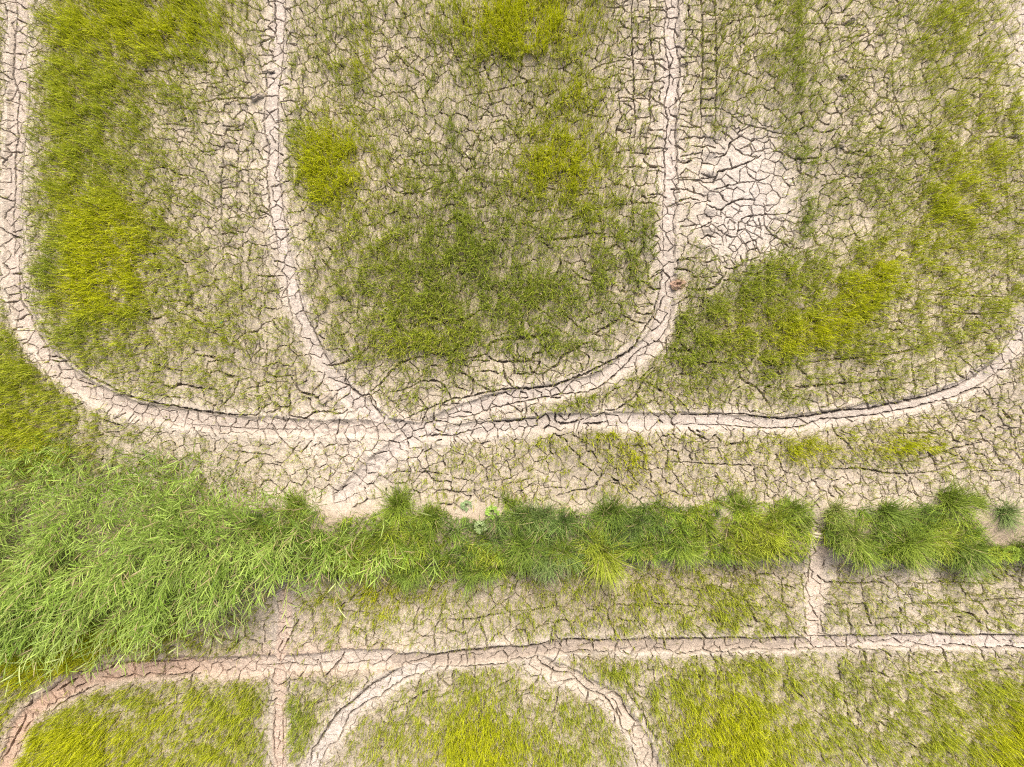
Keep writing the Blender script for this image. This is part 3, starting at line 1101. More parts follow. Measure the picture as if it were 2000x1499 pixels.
# ------------------------------------------------------------------ the ground meshes: field soil, each wheel rut, the bank
idx = np.arange(NX * NY).reshape(NX, NY)
quad = np.stack([idx[:-1, :-1], idx[1:, :-1], idx[1:, 1:], idx[:-1, 1:]], -1).reshape(-1, 4)
VALL = np.stack([XX, YY, HC], -1).reshape(-1, 3)
CALL = C.reshape(-1, 3)
trm = np.where(TR_N < 1.25, TR_ID, 0)
trm = np.where((bank > 0.30) & (trm == 0) & (np.abs(XX) < 20), 100, trm)
fid = trm[:-1, :-1].reshape(-1)
def piece(fsel, name):
    f = quad[fsel]
    used = np.zeros(NX * NY, dtype=bool); used[f.ravel()] = True
    remap = np.cumsum(used) - 1
    return np_mesh(name, VALL[used], remap[f].astype(np.int32), CALL[used])
g = new_obj('ground', piece(fid == 0, 'ground'), M_SOIL)
tag(g, 'pale cracked clay of the dried out rice plots', 'ground', kind='structure')
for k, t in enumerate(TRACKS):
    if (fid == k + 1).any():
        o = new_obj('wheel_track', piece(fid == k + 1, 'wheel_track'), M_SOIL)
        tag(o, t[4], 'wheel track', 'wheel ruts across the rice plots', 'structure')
if (fid == 100).any():
    tag(new_obj('earth_bank', piece(fid == 100, 'earth_bank'), M_SOIL), 'low earth bank under the long grass between the plots', 'bank', kind='structure')

def ground_z(x, y):
    return sample(HC, x, y)
def soil_z(x, y):
    return np.maximum(sample(HC, x, y), sample(HS, x, y) - 0.025)

# ------------------------------------------------------------------ rice seedlings
# cover 0..9 read off the photograph, one number per 100 x 100 pixels
DENS = '''
3.0 7.0 8.5 7.0 4.0 2.0 3.8 3.0 4.0 6.5 7.5 4.5 2.0 2.5 3.5 4.0 2.5 2.8 4.2 2.0
3.2 7.0 6.0 4.5 2.8 1.8 4.0 3.4 3.0 3.6 3.8 3.4 1.6 2.4 3.6 4.2 2.6 2.8 4.0 3.4
3.8 6.8 4.8 3.2 1.8 2.4 4.4 3.6 3.6 3.6 4.2 4.0 1.8 1.4 2.0 3.4 2.8 3.4 4.6 3.8
3.0 7.2 5.2 3.0 1.8 2.4 6.2 4.2 4.6 4.6 6.2 5.6 2.6 0.6 0.4 2.2 3.2 3.6 5.0 4.0
1.6 7.0 8.0 3.8 2.6 2.0 4.6 5.4 5.6 5.6 5.6 5.2 3.6 0.6 0.8 2.6 2.8 4.4 5.0 4.0
1.6 7.6 7.6 4.8 4.0 2.6 4.4 5.8 6.6 6.2 6.0 5.2 3.4 2.4 4.6 5.6 6.4 4.8 4.6 4.6
6.0 6.4 5.6 4.4 4.0 2.6 4.0 5.6 5.8 5.2 5.0 4.2 2.4 5.4 6.4 6.6 5.6 4.6 4.4 3.6
8.0 2.6 3.4 3.0 3.0 2.6 1.8 2.2 2.8 2.6 2.4 2.2 4.6 4.8 4.2 4.4 3.8 3.4 2.8 0.8
8.5 5.0 2.4 1.4 1.2 1.4 0.8 0.8 1.8 2.6 2.8 2.8 3.6 2.8 2.8 4.0 2.8 3.6 2.4 1.8
2.0 2.0 2.0 1.5 1.5 1.0 0.7 0.8 1.8 1.8 1.8 2.0 3.0 2.0 1.8 1.4 1.0 1.0 1.2 0.9
0.0 0.0 0.0 0.0 0.0 0.0 0.0 0.0 0.0 0.0 0.0 0.0 0.0 0.0 0.0 0.0 0.0 0.0 0.0 0.0
5.0 5.0 4.5 4.0 3.0 2.0 4.6 5.0 4.6 4.0 4.0 4.2 5.0 5.0 4.8 3.2 2.6 2.0 3.0 2.8
9.0 8.5 6.0 4.0 3.2 1.0 2.6 2.0 1.8 2.4 2.4 3.0 4.0 4.4 4.2 4.0 3.0 2.4 2.6 2.6
2.5 6.0 5.0 4.8 5.6 2.2 2.8 2.2 4.0 4.6 3.8 5.0 4.6 5.0 5.8 4.8 4.2 4.4 5.2 5.2
8.5 8.5 6.8 5.6 6.0 3.0 3.0 4.4 6.2 7.2 6.4 5.8 2.4 7.2 8.2 6.0 5.0 5.0 5.2 7.4
'''
YEL = '''
5 7 7 7 6 4 5 4 6 9 9 7 4 4 5 5 5 5 6 6
5 6 7 6 5 4 5 4 4 6 6 6 4 5 6 4 5 5 6 7
5 6 6 5 4 4 7 5 4 4 6 7 4 4 4 4 4 5 7 7
4 6 6 5 4 4 9 6 4 4 7 8 4 3 3 3 4 5 7 7
4 6 8 6 4 4 6 5 4 3 4 5 4 3 3 3 5 6 7 6
3 7 8 6 6 4 4 4 3 2 3 3 3 3 4 5 7 7 7 6
5 6 6 6 6 4 4 4 4 3 3 2 3 3 6 7 7 6 6 6
6 6 6 5 5 5 4 4 3 3 3 4 5 5 4 4 5 5 5 5
6 6 4 4 4 5 5 5 5 6 7 6 7 6 6 7 7 8 7 6
5 5 4 4 4 4 4 4 5 6 6 6 8 6 6 6 5 5 5 5
5 5 5 5 5 5 5 5 5 5 5 5 5 5 5 5 5 5 5 5
6 6 6 5 5 5 6 6 6 5 5 6 6 6 6 5 5 5 5 5
8 8 7 6 5 4 5 5 4 5 5 6 6 5 5 5 5 5 5 5
6 6 6 7 6 5 5 5 5 5 5 5 5 6 6 6 5 5 6 6
8 8 8 7 7 4 5 6 7 7 6 5 4 8 8 7 6 6 6 8
'''
DENS = np.array([[float(q) for q in l.split()] for l in DENS.strip().splitlines()]) / 9.0
YEL = np.array([[float(q) for q in l.split()] for l in YEL.strip().splitlines()]) / 9.0
def lookup(G, x, y):
    px = np.clip((x * 100 + 1000) / 100 - 0.5, 0, 18.999); py = np.clip((749.5 - y * 100) / 100 - 0.5, 0, 13.999)
    i = px.astype(int); j = py.astype(int); fx = px - i; fy = py - j
    fx = fx * fx * (3 - 2 * fx); fy = fy * fy * (3 - 2 * fy)
    return G[j, i] * (1 - fx) * (1 - fy) + G[j, i + 1] * fx * (1 - fy) + G[j + 1, i] * (1 - fx) * fy + G[j + 1, i + 1] * fx * fy
PATCH = [  # x, y, rx, ry, rot, cover, yellow
    (1030, 40, 80, 62, 0, 0.75, 0.6), (1060, 75, 60, 25, 0, 0.4, 0.5), (645, 320, 62, 68, 0, 0.85, 0.7), (1085, 315, 70, 62, 20, 0.55, 0.4), (1120, 185, 45, 35, 0, 0.4, 0.3),
    (205, 480, 80, 85, 0, 0.6, 0.45), (160, 560, 90, 70, 0, 0.4, 0.4), (130, 400, 50, 60, 0, 0.4, 0.1), (300, 70, 160, 50, 0, 0.4, 0.3), (140, 200, 30, 190, 0, 0.3, 0.1),
    (1562, 130, 14, 150, 0, 0.4, -0.1), (1575, 420, 12, 70, 0, 0.45, -0.3), (1560, 300, 30, 25, 0, 0.35, -0.2), (870, 480, 90, 60, 0, 0.3, -0.1), (850, 660, 60, 50, 0, 0.4, 0.1),
    (770, 680, 40, 30, 0, 0.5, 0.2), (860, 620, 80, 45, 0, 0.3, 0.0), (1590, 650, 90, 32, 20, 0.65, 0.4), (1700, 545, 90, 40, 40, 0.5, 0.4), (1450, 580, 80, 40, 20, 0.4, 0.0),
    (1520, 540, 40, 28, 0, 0.45, 0.1), (1350, 700, 60, 40, 0, 0.4, -0.1), (1400, 650, 70, 40, 20, 0.35, 0.1), (1560, 880, 60, 26, 0, 0.5, 0.3), (1750, 872, 75, 14, 4, 0.65, 0.4),
    (1600, 890, 40, 20, 0, 0.4, 0.3), (1235, 890, 30, 34, 0, 0.45, 0.45), (1440, 890, 22, 16, 0, 0.4, 0.2), (1180, 850, 35, 18, 0, 0.35, 0.3), (1140, 775, 50, 18, 15, 0.5, 0.0),
    (1090, 800, 60, 16, 10, 0.3, 0.0), (60, 740, 80, 80, 0, 0.4, 0.1), (50, 840, 80, 60, 0, 0.35, 0.2), (130, 1270, 150, 40, 20, 0.6, 0.5), (60, 1310, 50, 30, 0, 0.5, 0.4),
    (120, 1460, 110, 45, 15, 0.5, 0.4), (480, 1370, 30, 40, 0, 0.5, 0.1), (590, 1410, 26, 50, 0, 0.55, -0.2), (575, 1385, 14, 20, 0, 0.5, -0.4), (930, 1400, 60, 70, 0, 0.4, 0.3),
    (960, 1470, 120, 50, 0, 0.35, 0.3), (1420, 1400, 100, 90, -30, 0.35, 0.35), (1990, 1440, 60, 80, 0, 0.4, 0.3), (1200, 1310, 45, 22, 0, 0.45, 0.0), (1380, 1200, 40, 30, 0, 0.25, 0.1),
    (740, 1170, 40, 45, 0, 0.4, 0.4), (330, 1230, 60, 30, 0, 0.25, 0.2), (205, 1350, 50, 16, 25, 0.3, 0.1), (885, 320, 18, 60, 0, 0.25, -0.2), (885, 250, 14, 60, 0, 0.2, -0.2),
    (720, 95, 20, 60, 0, 0.25, 0.3), (700, 130, 30, 30, 0, 0.25, 0.3), (1870, 390, 120, 50, 40, 0.25, 0.2), (1850, 60, 80, 40, 30, 0.25, 0.1), (1440, 440, 60, 60, 0, -0.6, 0), (1460, 330, 70, 70, 0, -0.5, 0),
    (1270, 480, 30, 40, 0, 0.25, -0.3), (150, 640, 60, 40, 0, 0.3, -0.2), (110, 520, 40, 60, 0, 0.25, -0.4), (1320, 480, 8, 40, 0, 0.4, -0.3), (1420, 245, 14, 12, 0, 0.35, -0.3)]
PATCH += [(960, 560, 300, 150, 0, 0.22, 0.0), (1500, 620, 190, 90, -10, 0.22, 0.0), (180, 330, 120, 260, 0, 0.15, 0.0), (800, 430, 160, 80, 0, 0.15, 0.0), (1180, 420, 90, 120, 0, 0.12, 0.0), (480, 1400, 120, 80, 0, 0.1, 0.0), (1850, 480, 160, 160, 0, 0.08, 0.0), (60, 800, 90, 110, 0, 0.25, -0.1)]
def rice_field(x, y):
    d = lookup(DENS, x, y); ye = lookup(YEL, x, y)
    for px, py, rx, ry, rot, a, yy in PATCH:
        b = blob(x, y, px, py, rx, ry, rot)
        d = d + b * a; ye = ye + b * yy
    return np.clip(d, 0, 1.25), np.clip(ye, 0, 1.2)

def rice():
    r = np.random.default_rng(31)
    X0, Y0 = 12.3, 9.9
    PER = 600                                  # tufts per square metre at full cover
    n = int(4 * X0 * Y0 * PER * 1.3)
    x = r.uniform(-X0, X0, n); y = r.uniform(-Y0, Y0, n)
    d, ye = rice_field(x, y)
    d = 0.05 * (d > 0.02) + 0.92 * d ** 1.1
    cl = fbm(x, y, 0.22, 51, 3); cl2 = fbm(x, y, 0.75, 55, 2)
    d = d * (0.58 + 0.8 * sstep(0.28, 0.72, cl)) * (0.78 + 0.44 * cl2)
    near = sample(NEAR, x, y)
    d = d * (1 + 0.6 * near * (near < 0.75)) * (1 - 0.6 * sstep(0.03, 0.07, sample(CARVE, x, y)))
    tn = sample(TR_N, x, y)
    d = d * sstep(0.9, 2.5, tn + 0.6 * (r.random(n) - 0.5)) + 0.012 * (tn < 1.3)
    d = d * (1 - sstep(0.15, 0.5, sample(bank, x, y)))
    keep = r.random(n) * 1.3 < d
    x, y, d, ye = x[keep], y[keep], d[keep], ye[keep]
    m = len(x)
    z = soil_z(x, y) - 0.006
    nb = r.integers(2, 6, m)
    rep = np.repeat(np.arange(m), nb); k = len(rep)
    print('rice tufts', m, 'blades', k)
    vig = np.clip(0.42 + 0.6 * d + 0.25 * (ye - 0.5) + r.normal(0, 0.12, m), 0.28, 1.35)[rep]
    bx = x[rep] + r.normal(0, 0.009, k); by = y[rep] + r.normal(0, 0.009, k)
    az = r.uniform(0, 2 * math.pi, k)
    L = (0.10 + 0.18 * vig) * r.uniform(0.6, 1.3, k)
    W = r.uniform(0.0080, 0.0122, k) * (0.8 + 0.3 * vig)
    l0 = np.abs(r.normal(0.15, 0.13, k)); l1 = l0 + np.abs(r.normal(0.32, 0.28, k))
    tw = r.uniform(-0.6, 0.6, k)
    yv = np.clip(ye[rep] + r.normal(0, 0.16, k), 0, 1.2)
    green = np.array([0.265, 0.355, 0.055]); mid = np.array([0.38, 0.455, 0.06]); yel = np.array([0.505, 0.56, 0.022])
    t1 = np.clip(yv / 0.55, 0, 1)[:, None]; t2 = np.clip((yv - 0.55) / 0.5, 0, 1)[:, None]
    col = green * (1 - t1) + mid * t1; col = col * (1 - t2) + yel * t2
    dead = r.random(k) < (0.30 - 0.22 * np.clip(d[rep], 0, 1))
    tan = np.array([0.46, 0.39, 0.22])
    col[dead] = tan * r.uniform(0.75, 1.1, (dead.sum(), 1))
    L[dead] *= 0.8; l1[dead] += 0.6
    col = col * r.uniform(0.78, 1.22, (k, 1))
    tip = col * np.array([1.15, 1.08, 0.9])
    big = ribbons(np.stack([bx, by, z[rep]], 1), az, L, W, l0, l1, tw, col * 0.92, tip, 4)
    # thin late seedlings and short stubble nearly everywhere between the tufts
    n = int(4 * X0 * Y0 * 780)
    x = r.uniform(-X0, X0, n); y = r.uniform(-Y0, Y0, n)
    d, ye = rice_field(x, y)
    row = 0.6 + 0.8 * vn(x, y * 0.25, 0.09, 58)
    p = np.clip(0.12 + 1.35 * d, 0, 0.95) * (0.55 + 0.6 * fbm(x, y, 0.5, 57, 2)) * row
    p = 0.72 * p * sstep(0.95, 1.9, sample(TR_N, x, y)) * (1 - 0.75 * sstep(0.02, 0.06, sample(CARVE, x, y))) * (1 - sstep(0.15, 0.5, sample(bank, x, y))) * (1 - 0.75 * sample(bare, x, y))
    kp = r.random(n) < p
    x, y, d, ye = x[kp], y[kp], d[kp], ye[kp]; k = len(x)
    lying = r.random(k) < 0.22
    l0 = np.where(lying, r.uniform(1.2, 1.5, k), np.abs(r.normal(0.15, 0.12, k)))
    l1 = np.where(lying, 1.57, l0 + np.abs(r.normal(0.25, 0.2, k)))
    L = r.uniform(0.09, 0.20, k) * (0.8 + 0.35 * np.clip(d, 0, 1))
    t = np.clip(ye + r.normal(0, 0.2, k), 0, 1)[:, None]
    col = np.array([0.40, 0.455, 0.12]) * (1 - t) + np.array([0.53, 0.54, 0.10]) * t
    dead = (r.random(k) < 0.34) | lying
    col[dead] = np.array([0.52, 0.45, 0.28])
    col = col * r.uniform(0.8, 1.2, (k, 1))
    print('thin seedlings', k)
    small = ribbons(np.stack([x, y, soil_z(x, y) - 0.004], 1), r.uniform(0, 2 * math.pi, k), L, r.uniform(0.0055, 0.0085, k), l0, l1, r.uniform(-0.6, 0.6, k), col, col, 3)
    o = new_obj('rice_seedlings', np_mesh('rice_seedlings', *join([big, small])), M_RICE)
    tag(o, 'sparse yellow green rice seedlings standing in the cracked plots', 'rice', kind='stuff')
rice()

# ------------------------------------------------------------------ grass carpet of the bank
def bank_carpet():
    r = np.random.default_rng(71)
    n = 175000
    px = r.uniform(480, 2300, n); py = r.uniform(930, 1160, n)
    x, y = P(px, py)
    top = np.interp(px, [480, 600, 650, 700, 780, 840, 900, 960, 1010, 1100, 1230, 1330, 1500, 1560, 1600, 1640, 1750, 1830, 1880, 1930, 2000, 2300],
                    [1000, 985, 1000, 1000, 985, 990, 1005, 1005, 985, 990, 985, 985, 975, 985, 1000, 985, 985, 980, 985, 1060, 1062, 1050])
    bot = np.interp(px, [480, 600, 700, 800, 900, 930, 1000, 1080, 1170, 1230, 1300, 1400, 1500, 1560, 1585, 1610, 1660, 1760, 1860, 1900, 1930, 2000, 2300],
                    [1120, 1120, 1115, 1118, 1115, 1118, 1110, 1105, 1110, 1090, 1092, 1090, 1092, 1085, 1060, 1065, 1085, 1092, 1090, 1085, 1082, 1095, 1090])
    e = np.minimum(py - top, bot - py)
    e = e + (fbm(x, y, 0.3, 73, 2) - 0.5) * 26
    dens = sstep(-6, 16, e) * (0.36 + 0.95 * sstep(0.25, 0.7, fbm(x, y, 0.25, 75, 2)))
    for hx, hy, rx, ry in [(1662, 1026, 30, 18), (1588, 1060, 14, 50), (1945, 1036, 44, 24), (1592, 1010, 9, 25), (640, 1020, 25, 18), (1925, 1005, 18, 30), (1990, 1010, 25, 30)]:
        dens = dens * (1 - np.clip(1.25 * np.exp(-((px - hx) / rx) ** 2 - ((py - hy) / ry) ** 2), 0, 1))
    kp = r.random(n) < dens
    x, y, px, py = x[kp], y[kp], px[kp], py[kp]; k = len(x)
    print('bank blades', k)
    ye = 0.35 + 0.0 * px
    for cx, cy, rx, ry, a in [(1480, 1055, 110, 40, 0.65), (1440, 1000, 120, 40, 0.3), (820, 1060, 130, 60, 0.3), (955, 1085, 30, 20, 0.5), (1820, 1040, 60, 25, 0.5),
                              (1935, 1074, 50, 10, 0.8), (940, 1020, 80, 25, -0.45), (1080, 1010, 60, 35, -0.3), (1210, 1030, 60, 35, -0.3), (660, 1060, 60, 50, 0.15), (1170, 1060, 50, 30, 0.2)]:
        ye = ye + a * np.exp(-((px - cx) / rx) ** 2 - ((py - cy) / ry) ** 2)
    ye = np.clip(ye + r.normal(0, 0.14, k), 0, 1)
    # the blades stand in many small clumps, each with its own height and tone
    nc = 2400
    qx, qy = P(r.uniform(480, 2300, nc), r.uniform(930, 1160, nc))
    near = np.empty(k, dtype=int)
    for c0 in range(0, k, 8000):
        near[c0:c0 + 8000] = np.argmin((x[c0:c0 + 8000, None] - qx) ** 2 + (y[c0:c0 + 8000, None] - qy) ** 2, 1)
    vx = x - qx[near]; vy = y - qy[near]
    hc = (0.5 + 1.25 * r.random(nc) ** 1.6)[near]; tone = r.normal(1.0, 0.22, nc)[near]; hue = r.normal(0, 0.2, nc)[near]
    out = np.hypot(vx, vy) / 0.11
    pull = np.clip(1.05 - 0.45 * out, 0.35, 1)
    x = qx[near] + vx * pull; y = qy[near] + vy * pull
    ye = np.clip(ye + hue, 0, 1)
    z = ground_z(x, y) - 0.01
    az = np.arctan2(vy, vx) + r.normal(0, 1.3, k)
    L = r.uniform(0.13, 0.31, k) * hc
    W = r.uniform(0.009, 0.014, k)
    l0 = np.abs(r.normal(0.12 + 0.35 * np.clip(out, 0, 1.3), 0.2, k)); l1 = l0 + r.uniform(0.25, 1.1, k)
    tw = r.uniform(-0.6, 0.6, k)
    ga = np.array([0.135, 0.21, 0.05]); gb = np.array([0.20, 0.305, 0.032]); gc = np.array([0.35, 0.405, 0.035])
    t1 = np.clip(ye / 0.45, 0, 1)[:, None]; t2 = np.clip((ye - 0.45) / 0.5, 0, 1)[:, None]
    col = ga * (1 - t1) + gb * t1; col = col * (1 - t2) + gc * t2
    dd = r.random(k) < 0.09
    col[dd] = np.array([0.36, 0.29, 0.15])
    col = col * r.uniform(0.75, 1.25, (k, 1)) * np.clip(tone, 0.6, 1.4)[:, None]
    V, F, Cc = ribbons(np.stack([x, y, z], 1), az, L, W, l0, l1, tw, col * 0.9, col * 1.08, 4)
    tag(new_obj('bank_grass', np_mesh('bank_grass', V, F, Cc), M_BANK), 'short dense green grass carpeting the low bank', 'grass', kind='stuff')
bank_carpet()

# ------------------------------------------------------------------ tall cane grass at the left
def cane_arrays(r, bx, by, bz, az, Ls, l0, l1, leaves, lf_len, lf_w, col, sunc=None):
    """stems with alternate lance leaves; every argument an array over stems"""
    n = len(bx)
    rows = 6
    base = np.stack([bx, by, bz], 1)
    stemcol = col * 0.55 + np.array([0.15, 0.17, 0.05])
    V1, F1, C1 = ribbons(base, az, Ls, np.full(n, 0.012), l0, l1, np.zeros(n), stemcol, None, rows, 'stem')
    rep = np.repeat(np.arange(n), leaves); k = len(rep)
    order = np.concatenate([np.arange(q) for q in leaves]); tot = np.repeat(leaves, leaves)
    t = np.clip(0.34 + 0.68 * (order + r.uniform(0, 0.7, k)) / tot, 0.1, 1.0)
    # point on the stem
    pos = base[rep].copy(); prev = np.zeros(k)
    for s in range(1, 9):
        tt = t * s / 8
        th = l0[rep] + (l1 - l0)[rep] * (((tt + prev) / 2) ** 1.2)
        d = Ls[rep] * (tt - prev)
        pos += np.stack([np.sin(th) * np.cos(az[rep]) * d, np.sin(th) * np.sin(az[rep]) * d, np.cos(th) * d], 1)
        prev = tt
    side = np.where(order % 2 == 0, 1.0, -1.0)
    la = az[rep] + side * r.uniform(0.25, 1.1, k)
    lean = l0[rep] + (l1 - l0)[rep] * t
    a0 = np.clip(lean * 0.6 + r.normal(0.35, 0.2, k), 0.1, 1.5); a1 = a0 + r.uniform(0.1, 0.9, k)
    LL = lf_len * r.uniform(0.65, 1.25, k) * (0.75 + 0.4 * np.sin(t * 3.0))
    WW = lf_w * r.uniform(0.75, 1.25, k)
    lc = col[rep] * r.uniform(0.75, 1.3, (k, 1))
    dr = r.random(k) < 0.09 + 0.2 * (t < 0.5)
    lc[dr] = np.array([0.37, 0.30, 0.15]) * r.uniform(0.7, 1.1, (dr.sum(), 1))
    leaf = ribbons(pos, la, LL, WW, a0, a1, r.uniform(-0.5, 0.5, k), lc, lc * 1.1, 5, 'lance')
    return (V1, F1, C1), leaf

def cane_mass():
    r = np.random.default_rng(81)
    n = 8600
    px = r.uniform(-260, 880, n); py = r.uniform(830, 1245, n)
    top = np.interp(px, [-260, 0, 120, 250, 370, 470, 560, 640, 680, 880], [860, 868, 860, 880, 908, 945, 965, 990, 1005, 1030])
    bot = np.interp(px, [-260, 0, 120, 250, 380, 480, 560, 640, 680, 880], [1235, 1222, 1212, 1195, 1170, 1140, 1115, 1095, 1085, 1080])
    e = np.minimum((py - top) * 0.55, bot - py)
    x, y = P(px, py)
    e = e + (fbm(x, y, 0.5, 83, 2) - 0.5) * 50
    dens = sstep(-12, 40, e) * (0.14 + 1.0 * sstep(0.30, 0.72, fbm(x, y, 0.36, 85, 2))) * (1 - 0.5 * sstep(540, 680, px)) * (1 - 0.9 * sstep(690, 860, px))
    kp = r.random(n) < dens
    x, y, px, py = x[kp], y[kp], px[kp], py[kp]; k = len(x)
    tall = sstep(870, 1060, py) * (1 - 0.42 * sstep(450, 680, px))
    Ls = (0.28 + 0.85 * tall) * r.uniform(0.65, 1.3, k)
    # the stems sprawl outwards and down the slope
    w = sstep(980, 1130, py)
    az = np.where(r.random(k) < 0.25 + 0.55 * w, R(250) + (px - 250) / 1400 + r.normal(0, 0.5, k), r.uniform(0, 2 * math.pi, k))
    l0 = np.abs(r.normal(0.3, 0.2, k)); l1 = l0 + r.uniform(0.2, 1.1, k)
    run = (r.random(k) < 0.10) & (py > 950)
    Ls = np.where(run, Ls * 1.45, Ls)
    leaves = np.maximum(3, (np.where(run, 0.6, 1.0) * Ls * 8 + r.integers(0, 3, k)).astype(int))
    pale = np.clip(0.5 + r.normal(0, 0.33, k), 0, 1)[:, None]
    col = (np.array([0.145, 0.245, 0.022]) * (1 - pale) + np.array([0.315, 0.42, 0.085]) * pale) * (0.62 + 0.72 * fbm(x, y, 0.4, 89, 2))[:, None]
    stem, leaf = cane_arrays(r, x, y, ground_z(x, y) - 0.02, az, Ls, l0, l1, leaves, 0.27, 0.0130, col)
    # low thatch of drying blades between the stems
    q = 30000
    tx = r.uniform(-260, 640, q); ty = r.uniform(840, 1230, q)
    tt = np.interp(tx, [-260, 0, 120, 250, 370, 470, 560, 640], [850, 850, 842, 860, 890, 925, 955, 985]); tb = np.interp(tx, [-260, 0, 250, 480, 640], [1180, 1180, 1165, 1135, 1095])
    X, Y = P(tx, ty)
    e = np.minimum((ty - tt) * 0.6, tb - ty) + (fbm(X, Y, 0.4, 87, 2) - 0.5) * 50
    kp = r.random(q) < sstep(-10, 40, e) * 0.95 * (1 - 0.45 * sstep(980, 1060, ty))
    X, Y = X[kp], Y[kp]; q = len(X)
    mixd = fbm(X, Y, 0.5, 88, 2) + r.normal(0, 0.22, q)
    tc = np.where((mixd > 0.66)[:, None], np.array([0.42, 0.35, 0.19]), np.array([0.21, 0.29, 0.045])) * r.uniform(0.65, 1.2, (q, 1))
    l0 = np.abs(r.normal(0.6, 0.3, q)); l1 = l0 + r.uniform(0.2, 0.9, q)
    th = ribbons(np.stack([X, Y, ground_z(X, Y) - 0.01], 1), r.uniform(0, 2 * math.pi, q), r.uniform(0.10, 0.26, q), r.uniform(0.008, 0.014, q), l0, l1, r.uniform(-0.5, 0.5, q), tc, tc, 4)
    V, F, Cc = join([stem, leaf, th])
    print('cane stems', k, 'leaves', leaves.sum(), 'thatch', q)
    tag(new_obj('cane_grass', np_mesh('cane_grass', V, F, Cc), M_REED), 'tangled mass of tall pale green cane grass at the left end of the bank', 'grass', kind='stuff')
cane_mass()

# ------------------------------------------------------------------ long single stalks that hang out of the cane grass
STALKS = [  # root px, root py, length m, azimuth deg, lean0, lean1, leaves, label
    (100, 1170, 1.30, 240, 18, 58, 9, 'long cane stalk hanging over the red rut with its tip nearest the left edge'),
    (150, 1180, 1.35, 244, 20, 60, 9, 'long bare cane stalk crossing the yellow rice to the red rut'),
    (60, 1140, 1.20, 225, 18, 55, 8, 'leafy cane stalk leaning out over the yellow rice at the left edge'),
    (195, 1190, 1.30, 250, 22, 62, 8, 'cane stalk ending on the bare red mud where the rut bends'),
    (245, 1200, 0.95, 248, 20, 60, 7, 'short pale cane stalk over the rice where the rut narrows'),
    (265, 1185, 0.90, 285, 25, 62, 7, 'cane stalk bending right onto the trampled soil above the red rut'),
    (290, 1165, 0.95, 300, 25, 65, 6, 'straight thin cane stalk pointing down right toward the bare soil'),
    (345, 1150, 1.00, 258, 25, 65, 8, 'cane stalk drooping between two bare soil plates above the rut'),
    (395, 1150, 0.95, 262, 25, 62, 8, 'broad leaved cane stalk hanging down beside the sparse green seedlings'),
    (435, 1140, 0.90, 280, 22, 60, 8, 'upright leafy cane stalk at the right end of the hanging fringe'),
    (470, 1140, 0.75, 300, 25, 62, 6, 'thin yellowish cane stalk lying out over cracked soil toward the bare junction'),
    (560, 1110, 0.80, 225, 25, 68, 6, 'slender cane stalk drooping off the bank above the bare reddish junction'),
    (660, 1100, 0.70, 285, 25, 66, 5, 'lone cane stalk dropping from the bank onto sparse brownish seedlings'),
    (790, 1010, 0.75, 32, 35, 74, 4, 'single pale straw stalk sticking up right from a bank tussock over bare soil'),
]
def stalk(i, s):
    px, py, L, az, l0, l1, nl, lab = s
    r = np.random.default_rng(900 + i)
    x, y = P(px, py)
    z = float(ground_z(np.array([x]), np.array([y]))[0])
    root = empty('cane_stalk', (x, y, z))
    tag(root, lab, 'grass stalk', 'long stalks hanging out of the cane grass')
    one = lambda v: np.array([float(v)])
    col = np.array([[0.40, 0.47, 0.16]]) * r.uniform(0.85, 1.1)
    stem, leaf = cane_arrays(r, one(0), one(0), one(-0.02), one(R(az)), one(L * 1.3), one(R(l0 + 4)), one(R(l1 + 10)), np.array([nl]), 0.30, 0.019, col)
    new_obj('stem', np_mesh('stem', *stem), M_REED, root)
    V, F, Cc = leaf
    vk = len(V) // nl; fk = len(F) // nl
    for q in range(nl):
        new_obj('leaf', np_mesh('leaf', V[q * vk:(q + 1) * vk], F[:fk], Cc[q * vk:(q + 1) * vk]), M_REED, root)
for i, s in enumerate(STALKS): stalk(i, s)

